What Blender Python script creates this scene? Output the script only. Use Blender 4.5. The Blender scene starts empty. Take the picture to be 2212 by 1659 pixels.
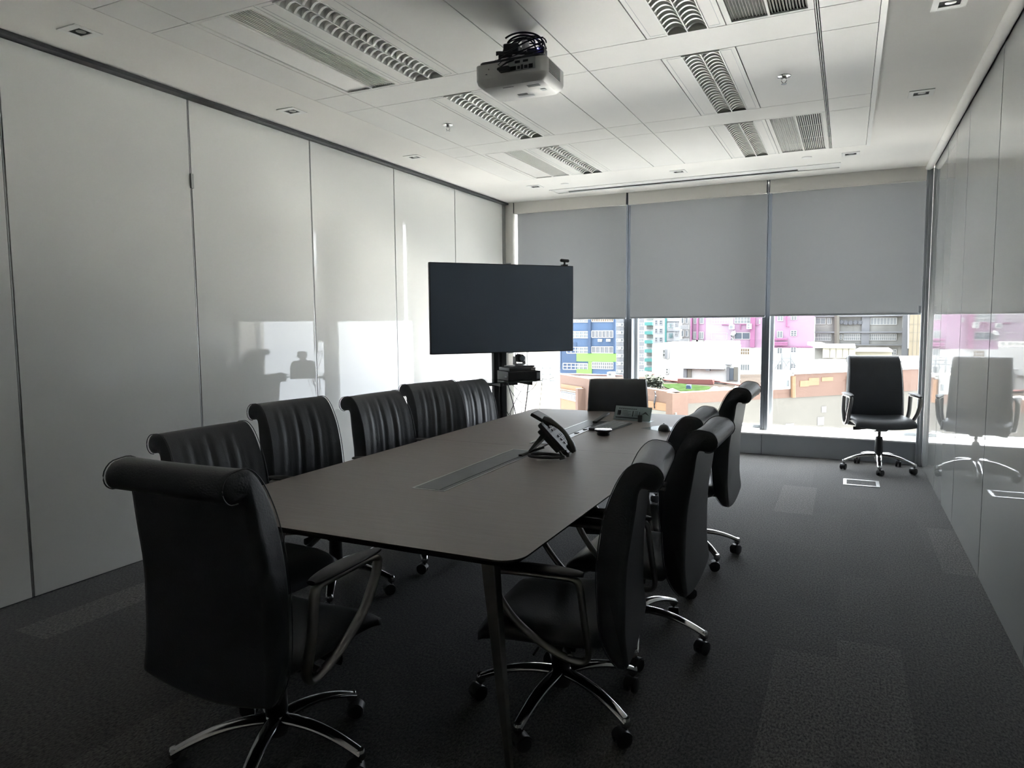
import bpy, math, random
from mathutils import Vector, Matrix
from math import sin, cos, pi, radians

C = bpy.context.scene.collection
S = bpy.context.scene
random.seed(7)

# ------------------------------------------------------------------ camera
F_PX, CXP, CYP = 1517.69, 1106.0, 829.5
YAW, PITCH, ROLL = 0.4449, -0.0866, 0.0083
CAM_H = 1.48
def _rz(a): return Matrix(((cos(a), -sin(a), 0), (sin(a), cos(a), 0), (0, 0, 1)))
def _rx(a): return Matrix(((1, 0, 0), (0, cos(a), -sin(a)), (0, sin(a), cos(a))))
def _ry(a): return Matrix(((cos(a), 0, sin(a)), (0, 1, 0), (-sin(a), 0, cos(a))))
MC = _rz(YAW) @ _rx(PITCH) @ _ry(ROLL)          # columns: right, forward, up
right, fwd, up = MC @ Vector((1, 0, 0)), MC @ Vector((0, 1, 0)), MC @ Vector((0, 0, 1))
cam = bpy.data.cameras.new('camera')
cam.sensor_width = 36.0
cam.lens = F_PX / 2212.0 * 36.0
cam.clip_end = 600
cam.clip_start = 0.05
co = bpy.data.objects.new('camera', cam)
m3 = Matrix((right, up, -fwd)).transposed()
co.matrix_world = Matrix.Translation((0, 0, CAM_H)) @ m3.to_4x4()
C.objects.link(co)
S.camera = co

# ------------------------------------------------------------------ light
SKY_L = 3.2          # radiance of the bright overcast sky
SUN_E = 34.0
EXPOSURE = 2.0
w = bpy.data.worlds.new('sky'); S.world = w
w.use_nodes = True
wn = w.node_tree.nodes; wl = w.node_tree.links
bg = wn['Background']
tc = wn.new('ShaderNodeTexCoord'); sp = wn.new('ShaderNodeSeparateXYZ')
rp = wn.new('ShaderNodeValToRGB')
wl.new(tc.outputs['Generated'], sp.inputs[0]); wl.new(sp.outputs['Z'], rp.inputs[0])
rp.color_ramp.elements[0].position = 0.0; rp.color_ramp.elements[0].color = (0.62, 0.66, 0.70, 1)
rp.color_ramp.elements[1].position = 0.6; rp.color_ramp.elements[1].color = (0.92, 0.97, 1.0, 1)
wl.new(rp.outputs[0], bg.inputs['Color'])
bg.inputs['Strength'].default_value = SKY_L
sun = bpy.data.lights.new('sun', 'SUN'); sun.energy = SUN_E; sun.angle = radians(6)
sun.color = (1.0, 0.96, 0.88)
so = bpy.data.objects.new('sun', sun); C.objects.link(so)
so.rotation_euler = (radians(-8), radians(10), 0)   # high sun, almost overhead
so.location = (0, -5, 40)

S.view_settings.view_transform = 'Standard'
S.view_settings.look = 'None'
S.view_settings.exposure = EXPOSURE
S.view_settings.gamma = 1.0
S.view_settings.use_curve_mapping = False
S.cycles.max_bounces = 14
S.cycles.diffuse_bounces = 8
S.cycles.glossy_bounces = 5
S.cycles.transmission_bounces = 6
S.cycles.transparent_max_bounces = 12
S.cycles.sample_clamp_indirect = 12.0
S.cycles.caustics_reflective = False
S.cycles.caustics_refractive = False
S.cycles.use_denoising = True

# ------------------------------------------------------------------ rays of the photograph, used to survey the far houses
CAMP = Vector((0, 0, CAM_H))
def ray(x, y):
    return MC @ Vector(((x - CXP) / F_PX, 1.0, -(y - CYP) / F_PX))
def onz(x, y, z):
    d = ray(x, y); return CAMP + d * ((z - CAM_H) / d.z)
def ony(x, y, Y):
    d = ray(x, y); return CAMP + d * (Y / d.y)

# ------------------------------------------------------------------ materials
MATS = {}
def mat(name, col, rough=0.5, metal=0.0, spec=0.5, coat=0.0, bump=None, noise=None, sheen=0.0, alpha=None, emit=None):
    """bump=(scale, strength, (sx,sy,sz)); noise=(scale, amount)"""
    if name in MATS: return MATS[name]
    m = bpy.data.materials.new(name); m.use_nodes = True
    nt = m.node_tree; n = nt.nodes; l = nt.links
    b = n['Principled BSDF']
    b.inputs['Base Color'].default_value = (*col, 1)
    b.inputs['Roughness'].default_value = rough
    b.inputs['Metallic'].default_value = metal
    b.inputs['Specular IOR Level'].default_value = spec
    b.inputs['Coat Weight'].default_value = coat
    b.inputs['Coat Roughness'].default_value = 0.02
    b.inputs['Sheen Weight'].default_value = sheen
    if emit: 
        b.inputs['Emission Color'].default_value = (*emit[:3], 1); b.inputs['Emission Strength'].default_value = emit[3]
    t = n.new('ShaderNodeTexCoord')
    if noise is None: noise = (8.0, 0.06)
    nz = n.new('ShaderNodeTexNoise'); nz.inputs['Scale'].default_value = noise[0]; nz.inputs['Detail'].default_value = 4
    l.new(t.outputs['Object'], nz.inputs['Vector'])
    mr = n.new('ShaderNodeMapRange'); mr.inputs['From Min'].default_value = 0.3; mr.inputs['From Max'].default_value = 0.7
    mr.inputs['To Min'].default_value = 1 - noise[1]; mr.inputs['To Max'].default_value = 1 + noise[1]
    l.new(nz.outputs['Fac'], mr.inputs['Value'])
    mx = n.new('ShaderNodeVectorMath'); mx.operation = 'SCALE'; mx.inputs[0].default_value = col
    l.new(mr.outputs[0], mx.inputs['Scale']); l.new(mx.outputs[0], b.inputs['Base Color'])
    if bump:
        mp = n.new('ShaderNodeMapping'); mp.inputs['Scale'].default_value = bump[2] if len(bump) > 2 else (1, 1, 1)
        l.new(t.outputs['Object'], mp.inputs['Vector'])
        nb = n.new('ShaderNodeTexNoise'); nb.inputs['Scale'].default_value = bump[0]; nb.inputs['Detail'].default_value = 3
        l.new(mp.outputs[0], nb.inputs['Vector'])
        bp = n.new('ShaderNodeBump'); bp.inputs['Strength'].default_value = bump[1]; bp.inputs['Distance'].default_value = 0.01
        l.new(nb.outputs['Fac'], bp.inputs['Height']); l.new(bp.outputs[0], b.inputs['Normal'])
        if coat: l.new(bp.outputs[0], b.inputs['Coat Normal'])
    MATS[name] = m
    return m

def glass_mat(name, tint=(0.95, 0.96, 0.97), refl=1.0):
    m = bpy.data.materials.new(name); m.use_nodes = True
    n = m.node_tree.nodes; l = m.node_tree.links
    n.remove(n['Principled BSDF'])
    tr = n.new('ShaderNodeBsdfTransparent'); tr.inputs[0].default_value = (*tint, 1)
    gl = n.new('ShaderNodeBsdfGlossy'); gl.inputs['Roughness'].default_value = 0.01
    fr = n.new('ShaderNodeFresnel'); fr.inputs[0].default_value = 1.45 if refl == 1.0 else refl
    mx = n.new('ShaderNodeMixShader')
    ge = n.new('ShaderNodeNewGeometry'); su = n.new('ShaderNodeMath'); su.operation = 'SUBTRACT'; su.inputs[0].default_value = 1.0
    mu = n.new('ShaderNodeMath'); mu.operation = 'MULTIPLY'
    su.inputs[0].default_value = 1.0
    l.new(ge.outputs['Backfacing'], su.inputs[1]); l.new(fr.outputs[0], mu.inputs[0]); l.new(su.outputs[0], mu.inputs[1])
    l.new(mu.outputs[0], mx.inputs[0]); l.new(tr.outputs[0], mx.inputs[1]); l.new(gl.outputs[0], mx.inputs[2])
    l.new(mx.outputs[0], n['Material Output'].inputs[0])
    return m

def blind_mat():
    m = bpy.data.materials.new('blind_fabric'); m.use_nodes = True
    n = m.node_tree.nodes; l = m.node_tree.links
    n.remove(n['Principled BSDF'])
    t = n.new('ShaderNodeTexCoord'); nz = n.new('ShaderNodeTexNoise'); nz.inputs['Scale'].default_value = 900
    l.new(t.outputs['Object'], nz.inputs['Vector'])
    mr = n.new('ShaderNodeMapRange'); mr.inputs['To Min'].default_value = 0.9; mr.inputs['To Max'].default_value = 1.1
    l.new(nz.outputs['Fac'], mr.inputs['Value'])
    v = n.new('ShaderNodeVectorMath'); v.operation = 'SCALE'; v.inputs[0].default_value = BLIND_T
    l.new(mr.outputs[0], v.inputs['Scale'])
    tl = n.new('ShaderNodeBsdfTranslucent'); l.new(v.outputs[0], tl.inputs[0])
    df = n.new('ShaderNodeBsdfDiffuse'); df.inputs[0].default_value = (0.30, 0.31, 0.32, 1)
    ad = n.new('ShaderNodeAddShader')
    l.new(tl.outputs[0], ad.inputs[0]); l.new(df.outputs[0], ad.inputs[1])
    l.new(ad.outputs[0], n['Material Output'].inputs[0])
    return m
BLIND_T = (0.128, 0.130, 0.132)

def carpet_mat():
    m = bpy.data.materials.new('carpet'); m.use_nodes = True
    n = m.node_tree.nodes; l = m.node_tree.links; b = n['Principled BSDF']
    b.inputs['Roughness'].default_value = 0.95; b.inputs['Specular IOR Level'].default_value = 0.15
    b.inputs['Sheen Weight'].default_value = 0.25; b.inputs['Sheen Roughness'].default_value = 0.5
    b.inputs['Sheen Tint'].default_value = (0.8, 0.82, 0.85, 1)
    t = n.new('ShaderNodeTexCoord'); s = n.new('ShaderNodeSeparateXYZ'); l.new(t.outputs['Object'], s.inputs[0])
    def M(op, a, b_=None, c=None):
        q = n.new('ShaderNodeMath'); q.operation = op
        for i, v in enumerate((a, b_, c)):
            if v is None: continue
            if isinstance(v, (int, float)): q.inputs[i].default_value = v
            else: l.new(v, q.inputs[i])
        return q.outputs[0]
    X, Y = s.outputs['X'], s.outputs['Y']
    ix = M('FLOOR', M('DIVIDE', X, 0.25))
    wn1 = n.new('ShaderNodeTexWhiteNoise'); wn1.noise_dimensions = '1D'; l.new(ix, wn1.inputs['W'])
    iy = M('FLOOR', M('ADD', Y, wn1.outputs['Value']))
    cv = n.new('ShaderNodeCombineXYZ'); l.new(ix, cv.inputs[0]); l.new(iy, cv.inputs[1])
    wn2 = n.new('ShaderNodeTexWhiteNoise'); wn2.noise_dimensions = '2D'; l.new(cv.outputs[0], wn2.inputs['Vector'])
    plank = M('MULTIPLY_ADD', wn2.outputs['Value'], 0.22, 0.89)
    tot = plank
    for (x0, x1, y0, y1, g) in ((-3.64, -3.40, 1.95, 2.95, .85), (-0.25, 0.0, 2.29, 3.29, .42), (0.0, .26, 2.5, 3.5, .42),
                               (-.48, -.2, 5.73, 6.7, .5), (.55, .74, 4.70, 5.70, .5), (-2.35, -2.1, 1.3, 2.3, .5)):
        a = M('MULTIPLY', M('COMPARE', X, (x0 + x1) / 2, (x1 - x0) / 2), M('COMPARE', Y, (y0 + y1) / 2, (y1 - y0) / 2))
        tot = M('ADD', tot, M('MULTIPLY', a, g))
    nz = n.new('ShaderNodeTexNoise'); nz.inputs['Scale'].default_value = 78; nz.inputs['Detail'].default_value = 4; nz.inputs['Roughness'].default_value = 0.72
    mp = n.new('ShaderNodeMapping'); mp.inputs['Scale'].default_value = (1.6, 0.8, 1)
    l.new(t.outputs['Object'], mp.inputs[0]); l.new(mp.outputs[0], nz.inputs['Vector'])
    fl = n.new('ShaderNodeMapRange'); fl.inputs['From Min'].default_value = 0.36; fl.inputs['From Max'].default_value = 0.64
    fl.inputs['To Min'].default_value = 0.08; fl.inputs['To Max'].default_value = 2.5
    l.new(nz.outputs['Fac'], fl.inputs['Value'])
    k = M('MULTIPLY', tot, fl.outputs[0])
    v = n.new('ShaderNodeVectorMath'); v.operation = 'SCALE'; v.inputs[0].default_value = CARPET
    l.new(k, v.inputs['Scale']); l.new(v.outputs[0], b.inputs['Base Color'])
    bp = n.new('ShaderNodeBump'); bp.inputs['Strength'].default_value = 0.8; bp.inputs['Distance'].default_value = 0.004
    l.new(nz.outputs['Fac'], bp.inputs['Height']); l.new(bp.outputs[0], b.inputs['Normal'])
    return m
CARPET = (0.053, 0.050, 0.046)

def wood_mat():
    m = bpy.data.materials.new('dark_walnut'); m.use_nodes = True
    n = m.node_tree.nodes; l = m.node_tree.links; b = n['Principled BSDF']
    b.inputs['Roughness'].default_value = 0.50; b.inputs['Specular IOR Level'].default_value = 0.95
    t = n.new('ShaderNodeTexCoord'); mp = n.new('ShaderNodeMapping'); mp.inputs['Scale'].default_value = (1.0, 14.0, 1.0)
    l.new(t.outputs['Object'], mp.inputs[0])
    nz = n.new('ShaderNodeTexNoise'); nz.inputs['Scale'].default_value = 5; nz.inputs['Detail'].default_value = 6; nz.inputs['Distortion'].default_value = 0.6
    l.new(mp.outputs[0], nz.inputs['Vector'])
    r = n.new('ShaderNodeValToRGB')
    r.color_ramp.elements[0].position = 0.3; r.color_ramp.elements[0].color = (0.168, 0.139, 0.126, 1)
    r.color_ramp.elements[1].position = 0.7; r.color_ramp.elements[1].color = (0.198, 0.166, 0.152, 1)
    l.new(nz.outputs['Fac'], r.inputs[0]); l.new(r.outputs[0], b.inputs['Base Color'])
    bp = n.new('ShaderNodeBump'); bp.inputs['Strength'].default_value = 0.12; bp.inputs['Distance'].default_value = 0.002
    l.new(nz.outputs['Fac'], bp.inputs['Height']); l.new(bp.outputs[0], b.inputs['Normal'])
    return m

def concrete_mat(name, c1, c2, sc=0.6):
    m = bpy.data.materials.new(name); m.use_nodes = True
    n = m.node_tree.nodes; l = m.node_tree.links; b = n['Principled BSDF']; b.inputs['Roughness'].default_value = 0.9
    t = n.new('ShaderNodeTexCoord'); mp = n.new('ShaderNodeMapping'); mp.inputs['Scale'].default_value = (1.0, 1.0, 0.35)
    l.new(t.outputs['Object'], mp.inputs[0])
    nz = n.new('ShaderNodeTexNoise'); nz.inputs['Scale'].default_value = sc; nz.inputs['Detail'].default_value = 6
    l.new(mp.outputs[0], nz.inputs['Vector'])
    r = n.new('ShaderNodeValToRGB'); r.color_ramp.elements[0].position = 0.35; r.color_ramp.elements[1].position = 0.65
    r.color_ramp.elements[0].color = (*c1, 1); r.color_ramp.elements[1].color = (*c2, 1)
    l.new(nz.outputs['Fac'], r.inputs[0]); l.new(r.outputs[0], b.inputs['Base Color'])
    return m

M_leather = mat('black_leather', (0.027, 0.030, 0.037), 0.47, spec=0.5, bump=(160, 0.12), noise=(6, 0.15))
M_chrome = mat('chrome', (0.62, 0.62, 0.63), 0.13, metal=1.0, noise=(20, 0.02))
M_satin = mat('satin_metal', (0.34, 0.33, 0.32), 0.30, metal=1.0, noise=(20, 0.02))
M_plastic = mat('black_plastic', (0.014, 0.015, 0.018), 0.42)
M_plasticg = mat('dark_grey_plastic', (0.045, 0.05, 0.056), 0.35)
M_padplastic = mat('armrest_rubber', (0.02, 0.021, 0.023), 0.55)
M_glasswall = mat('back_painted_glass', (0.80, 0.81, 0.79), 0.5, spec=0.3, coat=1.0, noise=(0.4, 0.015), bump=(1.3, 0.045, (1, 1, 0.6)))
M_glasswall_dim = mat('back_painted_glass_dim', (0.30, 0.31, 0.305), 0.5, spec=0.3, coat=1.0, noise=(0.4, 0.015), bump=(1.1, 0.02, (1, 1, 0.6)))  # same glass as the left wall, its dark grazing reflections put into the colour
M_plaster = mat('ceiling_plaster', (0.84, 0.825, 0.79), 0.85, noise=(2, 0.02))
M_tile = mat('metal_ceiling_tile', (0.79, 0.785, 0.755), 0.45, noise=(3, 0.02))
M_white = mat('white_enamel', (0.82, 0.82, 0.80), 0.4, noise=(3, 0.02))
M_whitewall = mat('white_column_paint', (0.80, 0.78, 0.74), 0.7, noise=(2, 0.02))
M_dark = mat('dark_void', (0.02, 0.022, 0.026), 0.8)
M_track = mat('dark_track', (0.035, 0.04, 0.046), 0.45)
M_alu = mat('anodised_aluminium', (0.42, 0.43, 0.43), 0.35, metal=0.85, noise=(10, 0.03))
M_alupaint = mat('grey_metal_paint', (0.36, 0.38, 0.41), 0.45, metal=0.2, noise=(4, 0.03))
M_fin = mat('shaded_mullion_paint', (0.075, 0.085, 0.10), 0.4, metal=0.1, noise=(4, .03))  # grey mullion paint darkened: the shade on its room side is in the colour
M_mullion = mat('mullion_paint', (0.42, 0.45, 0.48), 0.4, metal=0.1, noise=(4, 0.03))
M_reflector = mat('lamp_reflector', (0.74, 0.74, 0.71), 0.38, metal=0.25, noise=(8, 0.05))
M_louvre = mat('bright_louvre', (0.86, 0.86, 0.83), 0.35, metal=0.15, noise=(8, 0.03))
M_tube = mat('lamp_tube', (0.75, 0.75, 0.72), 0.3)
M_screen = mat('tv_glass', (0.085, 0.112, 0.152), 0.38, spec=0.6, noise=(3, 0.02))
M_sill = mat('white_stone_sill', (0.80, 0.80, 0.79), 0.35, noise=(30, 0.03))
M_glass = glass_mat('window_glass')
M_clear = glass_mat('clear_acrylic', (0.86, 0.90, 0.90), 1.03)
M_blind = blind_mat()
M_carpet = carpet_mat()
M_wood = wood_mat()
M_edge = mat('table_edge', (0.010, 0.008, 0.007), 0.5)
M_light_grey = mat('light_grey_key', (0.40, 0.42, 0.44), 0.4)
M_proj = mat('projector_shell', (0.70, 0.70, 0.69), 0.42, noise=(12, 0.03))
M_paper = mat('printed_paper', (0.62, 0.64, 0.66), 0.6)
M_lid = mat('hatch_lid', (.10, .11, .12), .45, metal=.0)
M_led = mat('blue_led', (0.1, 0.1, 0.9), 0.4, emit=(0.25, 0.25, 1.0, 18))

# ------------------------------------------------------------------ mesh helpers
class MB:
    def __init__(s): s.v = []; s.f = []; s.mi = []; s.cur = 0
    def add(s, vs, fs):
        o = len(s.v); s.v += [tuple(p) for p in vs]
        for f in fs: s.f.append([i + o for i in f]); s.mi.append(s.cur)
        return s
    def box(s, x0, x1, y0, y1, z0, z1, mtx=None):
        vs = [Vector(p) for p in ((x0, y0, z0), (x1, y0, z0), (x1, y1, z0), (x0, y1, z0), (x0, y0, z1), (x1, y0, z1), (x1, y1, z1), (x0, y1, z1))]
        if mtx is not None: vs = [mtx @ p for p in vs]
        return s.add(vs, [(3, 2, 1, 0), (4, 5, 6, 7), (0, 1, 5, 4), (1, 2, 6, 5), (2, 3, 7, 6), (3, 0, 4, 7)])
    def prism(s, poly, h0, h1, axis='z', mtx=None):
        """poly of 2D points swept along axis between h0 and h1. axis z: (x,y); axis x: (y,z)"""
        def P(p, h):
            q = Vector((p[0], p[1], h)) if axis == 'z' else (Vector((h, p[0], p[1])) if axis == 'x' else Vector((p[0], h, p[1])))
            return mtx @ q if mtx is not None else q
        n = len(poly); vs = [P(p, h0) for p in poly] + [P(p, h1) for p in poly]
        fs = [tuple(range(n))[::-1], tuple(range(n, 2 * n))] + [(i, (i + 1) % n, n + (i + 1) % n, n + i) for i in range(n)]
        return s.add(vs, fs)
    def tube(s, pts, r, seg=10, closed=False, ell=None, caps=True, upv=(0, 0, 1)):
        """r: radius or list; ell=(a,b) multiplies the radius across / along upv"""
        pts = [Vector(p) for p in pts]; n = len(pts)
        rr = r if isinstance(r, (list, tuple)) else [r] * n
        a, b = ell if ell else (1, 1)
        vs = []; U = None
        for i, p in enumerate(pts):
            if closed: t = (pts[(i + 1) % n] - pts[i - 1])
            else: t = pts[min(i + 1, n - 1)] - pts[max(i - 1, 0)]
            t.normalize()
            u = Vector(upv) - t * Vector(upv).dot(t)
            if u.length < 1e-3:
                u = U if U is not None else t.orthogonal()
                u = u - t * u.dot(t)
            u.normalize(); U = u
            sd = t.cross(u)
            for k in range(seg):
                an = 2 * pi * k / seg
                vs.append(p + sd * (cos(an) * rr[i] * a) + u * (sin(an) * rr[i] * b))
        fs = []
        for i in range(n if closed else n - 1):
            j = (i + 1) % n
            for k in range(seg):
                k2 = (k + 1) % seg
                fs.append((i * seg + k, i * seg + k2, j * seg + k2, j * seg + k))
        if not closed and caps:
            fs.append(tuple(range(seg))[::-1]); fs.append(tuple((n - 1) * seg + k for k in range(seg)))
        return s.add(vs, fs)
    def cyl(s, p0, p1, r0, r1=None, seg=20):
        return s.tube([p0, p1], [r0, r0 if r1 is None else r1], seg)
    def lathe(s, prof, c=(0, 0, 0), seg=24, mtx=None):
        vs = []
        for (r, z) in prof:
            for k in range(seg):
                a = 2 * pi * k / seg; q = Vector((r * cos(a), r * sin(a), z))
                if mtx is not None: q = mtx @ q
                vs.append(q + Vector(c))
        n = len(prof); fs = []
        for i in range(n - 1):
            for k in range(seg):
                k2 = (k + 1) % seg
                fs.append((i * seg + k, i * seg + k2, (i + 1) * seg + k2, (i + 1) * seg + k))
        fs.append(tuple(range(seg))[::-1]); fs.append(tuple((n - 1) * seg + k for k in range(seg)))
        return s.add(vs, fs)
    def build(s, name, m, parent=None, bevel=0.0, seg=2, sharp=35, loc=None, rot=None, smooth=True):
        me = bpy.data.meshes.new(name); me.from_pydata(s.v, [], s.f)
        ms = m if isinstance(m, (list, tuple)) else [m]
        for q in ms: me.materials.append(q)
        if len(ms) > 1: me.polygons.foreach_set('material_index', s.mi)
        me.validate(); me.update()
        if smooth:
            me.shade_smooth(); me.set_sharp_from_angle(angle=radians(sharp))
        o = bpy.data.objects.new(name, me); C.objects.link(o)
        if bevel:
            b = o.modifiers.new('bevel', 'BEVEL'); b.width = bevel; b.segments = seg; b.limit_method = 'ANGLE'; b.angle_limit = radians(40)
            b.harden_normals = False
        if parent is not None: o.parent = parent
        if loc is not None: o.location = loc
        if rot is not None: o.rotation_euler = rot
        return o

def thing(name, label, cat, loc=(0, 0, 0), rz=0.0, group=None):
    o = bpy.data.objects.new(name, None); C.objects.link(o); o.empty_display_size = 0.1
    o.location = loc; o.rotation_euler = (0, 0, rz)
    return tag(o, label, cat, group)
def tag(o, label, cat, group=None, kind=None):
    o['label'] = label; o['category'] = cat
    if group: o['group'] = group
    if kind: o['kind'] = kind
    return o
def struct(o): o['kind'] = 'structure'; return o
def kids(o): return [c for c in bpy.data.objects if c.parent == o]
def copy_tree(o, parent=None, depth=0):
    c = o.copy(); C.objects.link(c); c.parent = parent
    for ch in kids_of[o.name] if o.name in kids_of else kids(o):
        copy_tree(ch, c, depth + 1)
    return c
kids_of = {}
def B(): return MB()

# ================================================================== ROOM
XL, XR, YW, H = -3.977, 0.7175, 8.18, 2.994
YB = -1.6
struct(B().box(XL - .12, XR + .12, YB - .12, 8.62, -0.2, 0).build('floor', M_carpet))
# back wall (behind the photographer)
struct(B().box(XL - .12, XR + .12, YB - .12, YB, 0, H).build('wall_back', M_whitewall))
# left wall: back-painted glass panels over a dark backing, each a leaf between thin double joints
def glass_wall(name, x, side, joints, ztop, zbot, jw):
    """side: +1 when the room lies towards +x"""
    base = struct(B().box(min(x, x - side * .10), max(x, x - side * .10) , YB, YW, 0, H).build(name, M_track))
    base_front = x
    js = sorted(joints)
    edges = [YB + .01] + js + [8.10]
    for i in range(len(edges) - 1):
        a, b = edges[i] + jw / 2, edges[i + 1] - jw / 2
        xa, xb = sorted((x, x + side * .012))
        B().box(xa, xb, a, b, zbot, ztop).build('glass_panel', M_glasswall if side > 0 else M_glasswall_dim, base, bevel=0.0015, seg=1)
    return base
LJ = [-.085, 1.076, 2.238, 3.399, 4.567, 5.739, 6.904]
RJ = [0.03, 1.20, 2.37, 3.53, 4.68, 5.83, 7.00]
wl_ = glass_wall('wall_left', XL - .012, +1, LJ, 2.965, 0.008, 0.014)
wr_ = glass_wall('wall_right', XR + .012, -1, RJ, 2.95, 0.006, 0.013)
for y in LJ:   # slim aluminium joint profile between the leaves
    B().box(XL - .012, XL - .003, y - .0035, y + .0035, 0.008, 2.965).build('joint_strip', M_alu, wl_)
B().box(XL - .01, XL + .012, 3.392, 3.414, 2.392, 2.488).build('pivot_latch', M_alu, wl_, bevel=.002)
B().box(XL - .01, XL + .01, 8.10, 8.17, 0.0, 2.965).build('end_profile', M_alu, wl_, bevel=.003)
# dark ceiling track over the left wall, pale tube trim over the right one
struct(B().box(XL - .012, XL + .055, YB, 8.17, 2.968, 2.990).build('trim_1', M_track))
t2 = B(); t2.tube([(XR - .035, YB, 2.968), (XR - .035, 6.9, 2.968)], .034, 14, ell=(1, .8)); struct(t2.build('trim_2', M_plaster))
t2 = B(); t2.tube([(XR - .035, 6.905, 2.968), (XR - .035, 8.16, 2.968)], .034, 14, ell=(1, .8)); struct(t2.build('trim_3', M_plaster))
# right end post by the window
post = B(); post.box(XR - .03, XR + .0, 8.10, 8.17, 0, 2.96); post.box(XR - .055, XR - .03, 8.13, 8.17, 0, 2.96)
struct(post.build('trim_4', M_alupaint, bevel=.003))
struct(B().box(-3.977, -3.865, 8.165, 8.60, 0, H).build('trim_5', M_whitewall))       # white column at the left of the glazing
# the dado under the sill, and the sill
pl = B(); pl.box(-3.87, -.829, 8.18, 8.60, 0, .222); pl.box(-.824, XR, 8.18, 8.60, 0, .222)
struct(pl.build('trim_6', M_alupaint, bevel=.002))
struct(B().box(-3.87, XR, 8.165, 8.60, .222, .238).build('trim_7', M_sill, bevel=.003))
# facade floor edge and spandrels
struct(B().box(-4.6, 1.4, 8.60, 8.75, -3.0, .225).build('wall_front', M_alupaint))
struct(B().box(-4.6, 1.4, 8.60, 8.75, 2.95, 3.6).build('wall_front_upper', M_alupaint))
struct(B().box(-4.6, -3.93, 8.20, 8.75, 0.225, 2.95).build('wall_front_left', M_whitewall))
struct(B().box(XR + .03, 1.4, 8.20, 8.75, 0.225, 2.95).build('wall_front_right', M_whitewall))

# --- glazing: three windows between mullions
def mullion(x0, x1, n, y0=8.42):
    b = B()
    b.box(x0, (x0 + x1) / 2 - .002, y0, 8.56, .238, 2.95); b.box((x0 + x1) / 2 + .002, x1, y0, 8.56, .238, 2.95)
    b.box(x0 + .01, x1 - .01, y0 + .02, 8.58, .238, 2.95)
    o = struct(b.build(n, M_fin, bevel=.002))
    B().box(x0 + .015, x1 + .002, 8.58, 8.66, .225, 2.95).build('outer_frame', M_mullion, o, bevel=.002)
    return o
mullion(-2.486, -2.386, 'trim_8'); mullion(-.874, -.794, 'trim_9')
WX = [(-3.865, -2.471), (-2.384, -.859), (-.792, .745)]
for i, (a, b) in enumerate(WX):
    f = B(); t = .032
    f.box(a, a + t, 8.58, 8.64, .238, 2.95); f.box(b - t, b, 8.58, 8.64, .238, 2.95)
    f.box(a + t, b - t, 8.58, 8.64, .238, .238 + .035); f.box(a + t, b - t, 8.58, 8.64, 2.90, 2.95)
    fo = struct(f.build('window_%d' % (i + 1), M_mullion, bevel=.002))
    B().box(a + t, b - t, 8.605, 8.613, .273, 2.90).build('pane', M_glass, fo)

# ================================================================== CEILING
TX0, TX1, TY0, TY1 = -3.31, .10, -1.0, 6.965
c = B()
c.box(XL - .12, TX0, YB - .12, 8.62, H, H + .15); c.box(TX1 + .03, XR + .12, YB - .12, 8.62, H, H + .15)
c.box(TX0, TX1 + .03, YB - .12, TY0, H, H + .15)
# far strip with the projection-screen slot cut out of it
SX0, SX1, SY0, SY1 = -3.12, -.12, 7.62, 7.86
c.box(TX0, TX1 + .03, TY1, SY0, H, H + .15); c.box(TX0, TX1 + .03, SY1, 8.62, H, H + .15)
c.box(TX0, SX0, SY0, SY1, H, H + .15); c.box(SX1, TX1 + .03, SY0, SY1, H, H + .15)
ceil = struct(c.build('ceiling', M_plaster, smooth=False))
B().box(XL - .1, XR + .1, YB - .1, 8.6, H + .15, H + .25).build('slab', M_dark, ceil)
B().box(TX1, TX1 + .03, TY0, TY1, H - .012, H + .02).build('edge_trim', M_white, ceil)
B().box(TX0, TX1, TY0, TY1, H + .10, H + .11).build('void_backing', M_dark, ceil)
cols = [(-3.31, -3.035), (-3.035, -2.602), (-2.602, -2.19), (-2.19, -1.76), (-1.76, -1.46), (-1.46, -1.022), (-1.022, -.607), (-.607, -.19), (-.172, .10)]
rows = [(-1.0, -.79), (-.48, .76), (1.07, 2.31), (2.625, 3.865), (4.18, 5.43), (5.745, 6.965)]
bands = [(-.79, -.48), (.76, 1.07), (2.31, 2.625), (3.865, 4.18), (5.43, 5.745)]
g = .003
def tile(x0, x1, y0, y1, z=H):
    return B().box(x0 + g, x1 - g, y0 + g, y1 - g, z, z + .012).build('tile', M_tile, ceil, smooth=False)
vents, lums = [], []
for ri, (y0, y1) in enumerate(rows):
    for ci, (x0, x1) in enumerate(cols):
        if ci in (2, 6) and ri > 0: lums.append((x0, x1, y0, y1, ri)); continue
        if ci in (1, 7) and ri in (1, 3, 5): vents.append((x0, x1, y0, y1, ri, ci)); continue
        if ci in (1, 7) and False: continue
        tile(x0, x1, y0, y1)
for (y0, y1) in bands:
    for (x0, x1) in ((-3.31, -3.035), (-3.035, -1.76), (-1.76, -1.46), (-1.46, -.19), (-.172, .10)):
        tile(x0, x1, y0, y1)
dg = B(); dg.box(-.188, -.184, TY0, TY1, H - .001, H + .02); dg.box(-.178, -.174, TY0, TY1, H - .001, H + .02)
dg.build('double_runner', M_tile, ceil, smooth=False)

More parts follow.
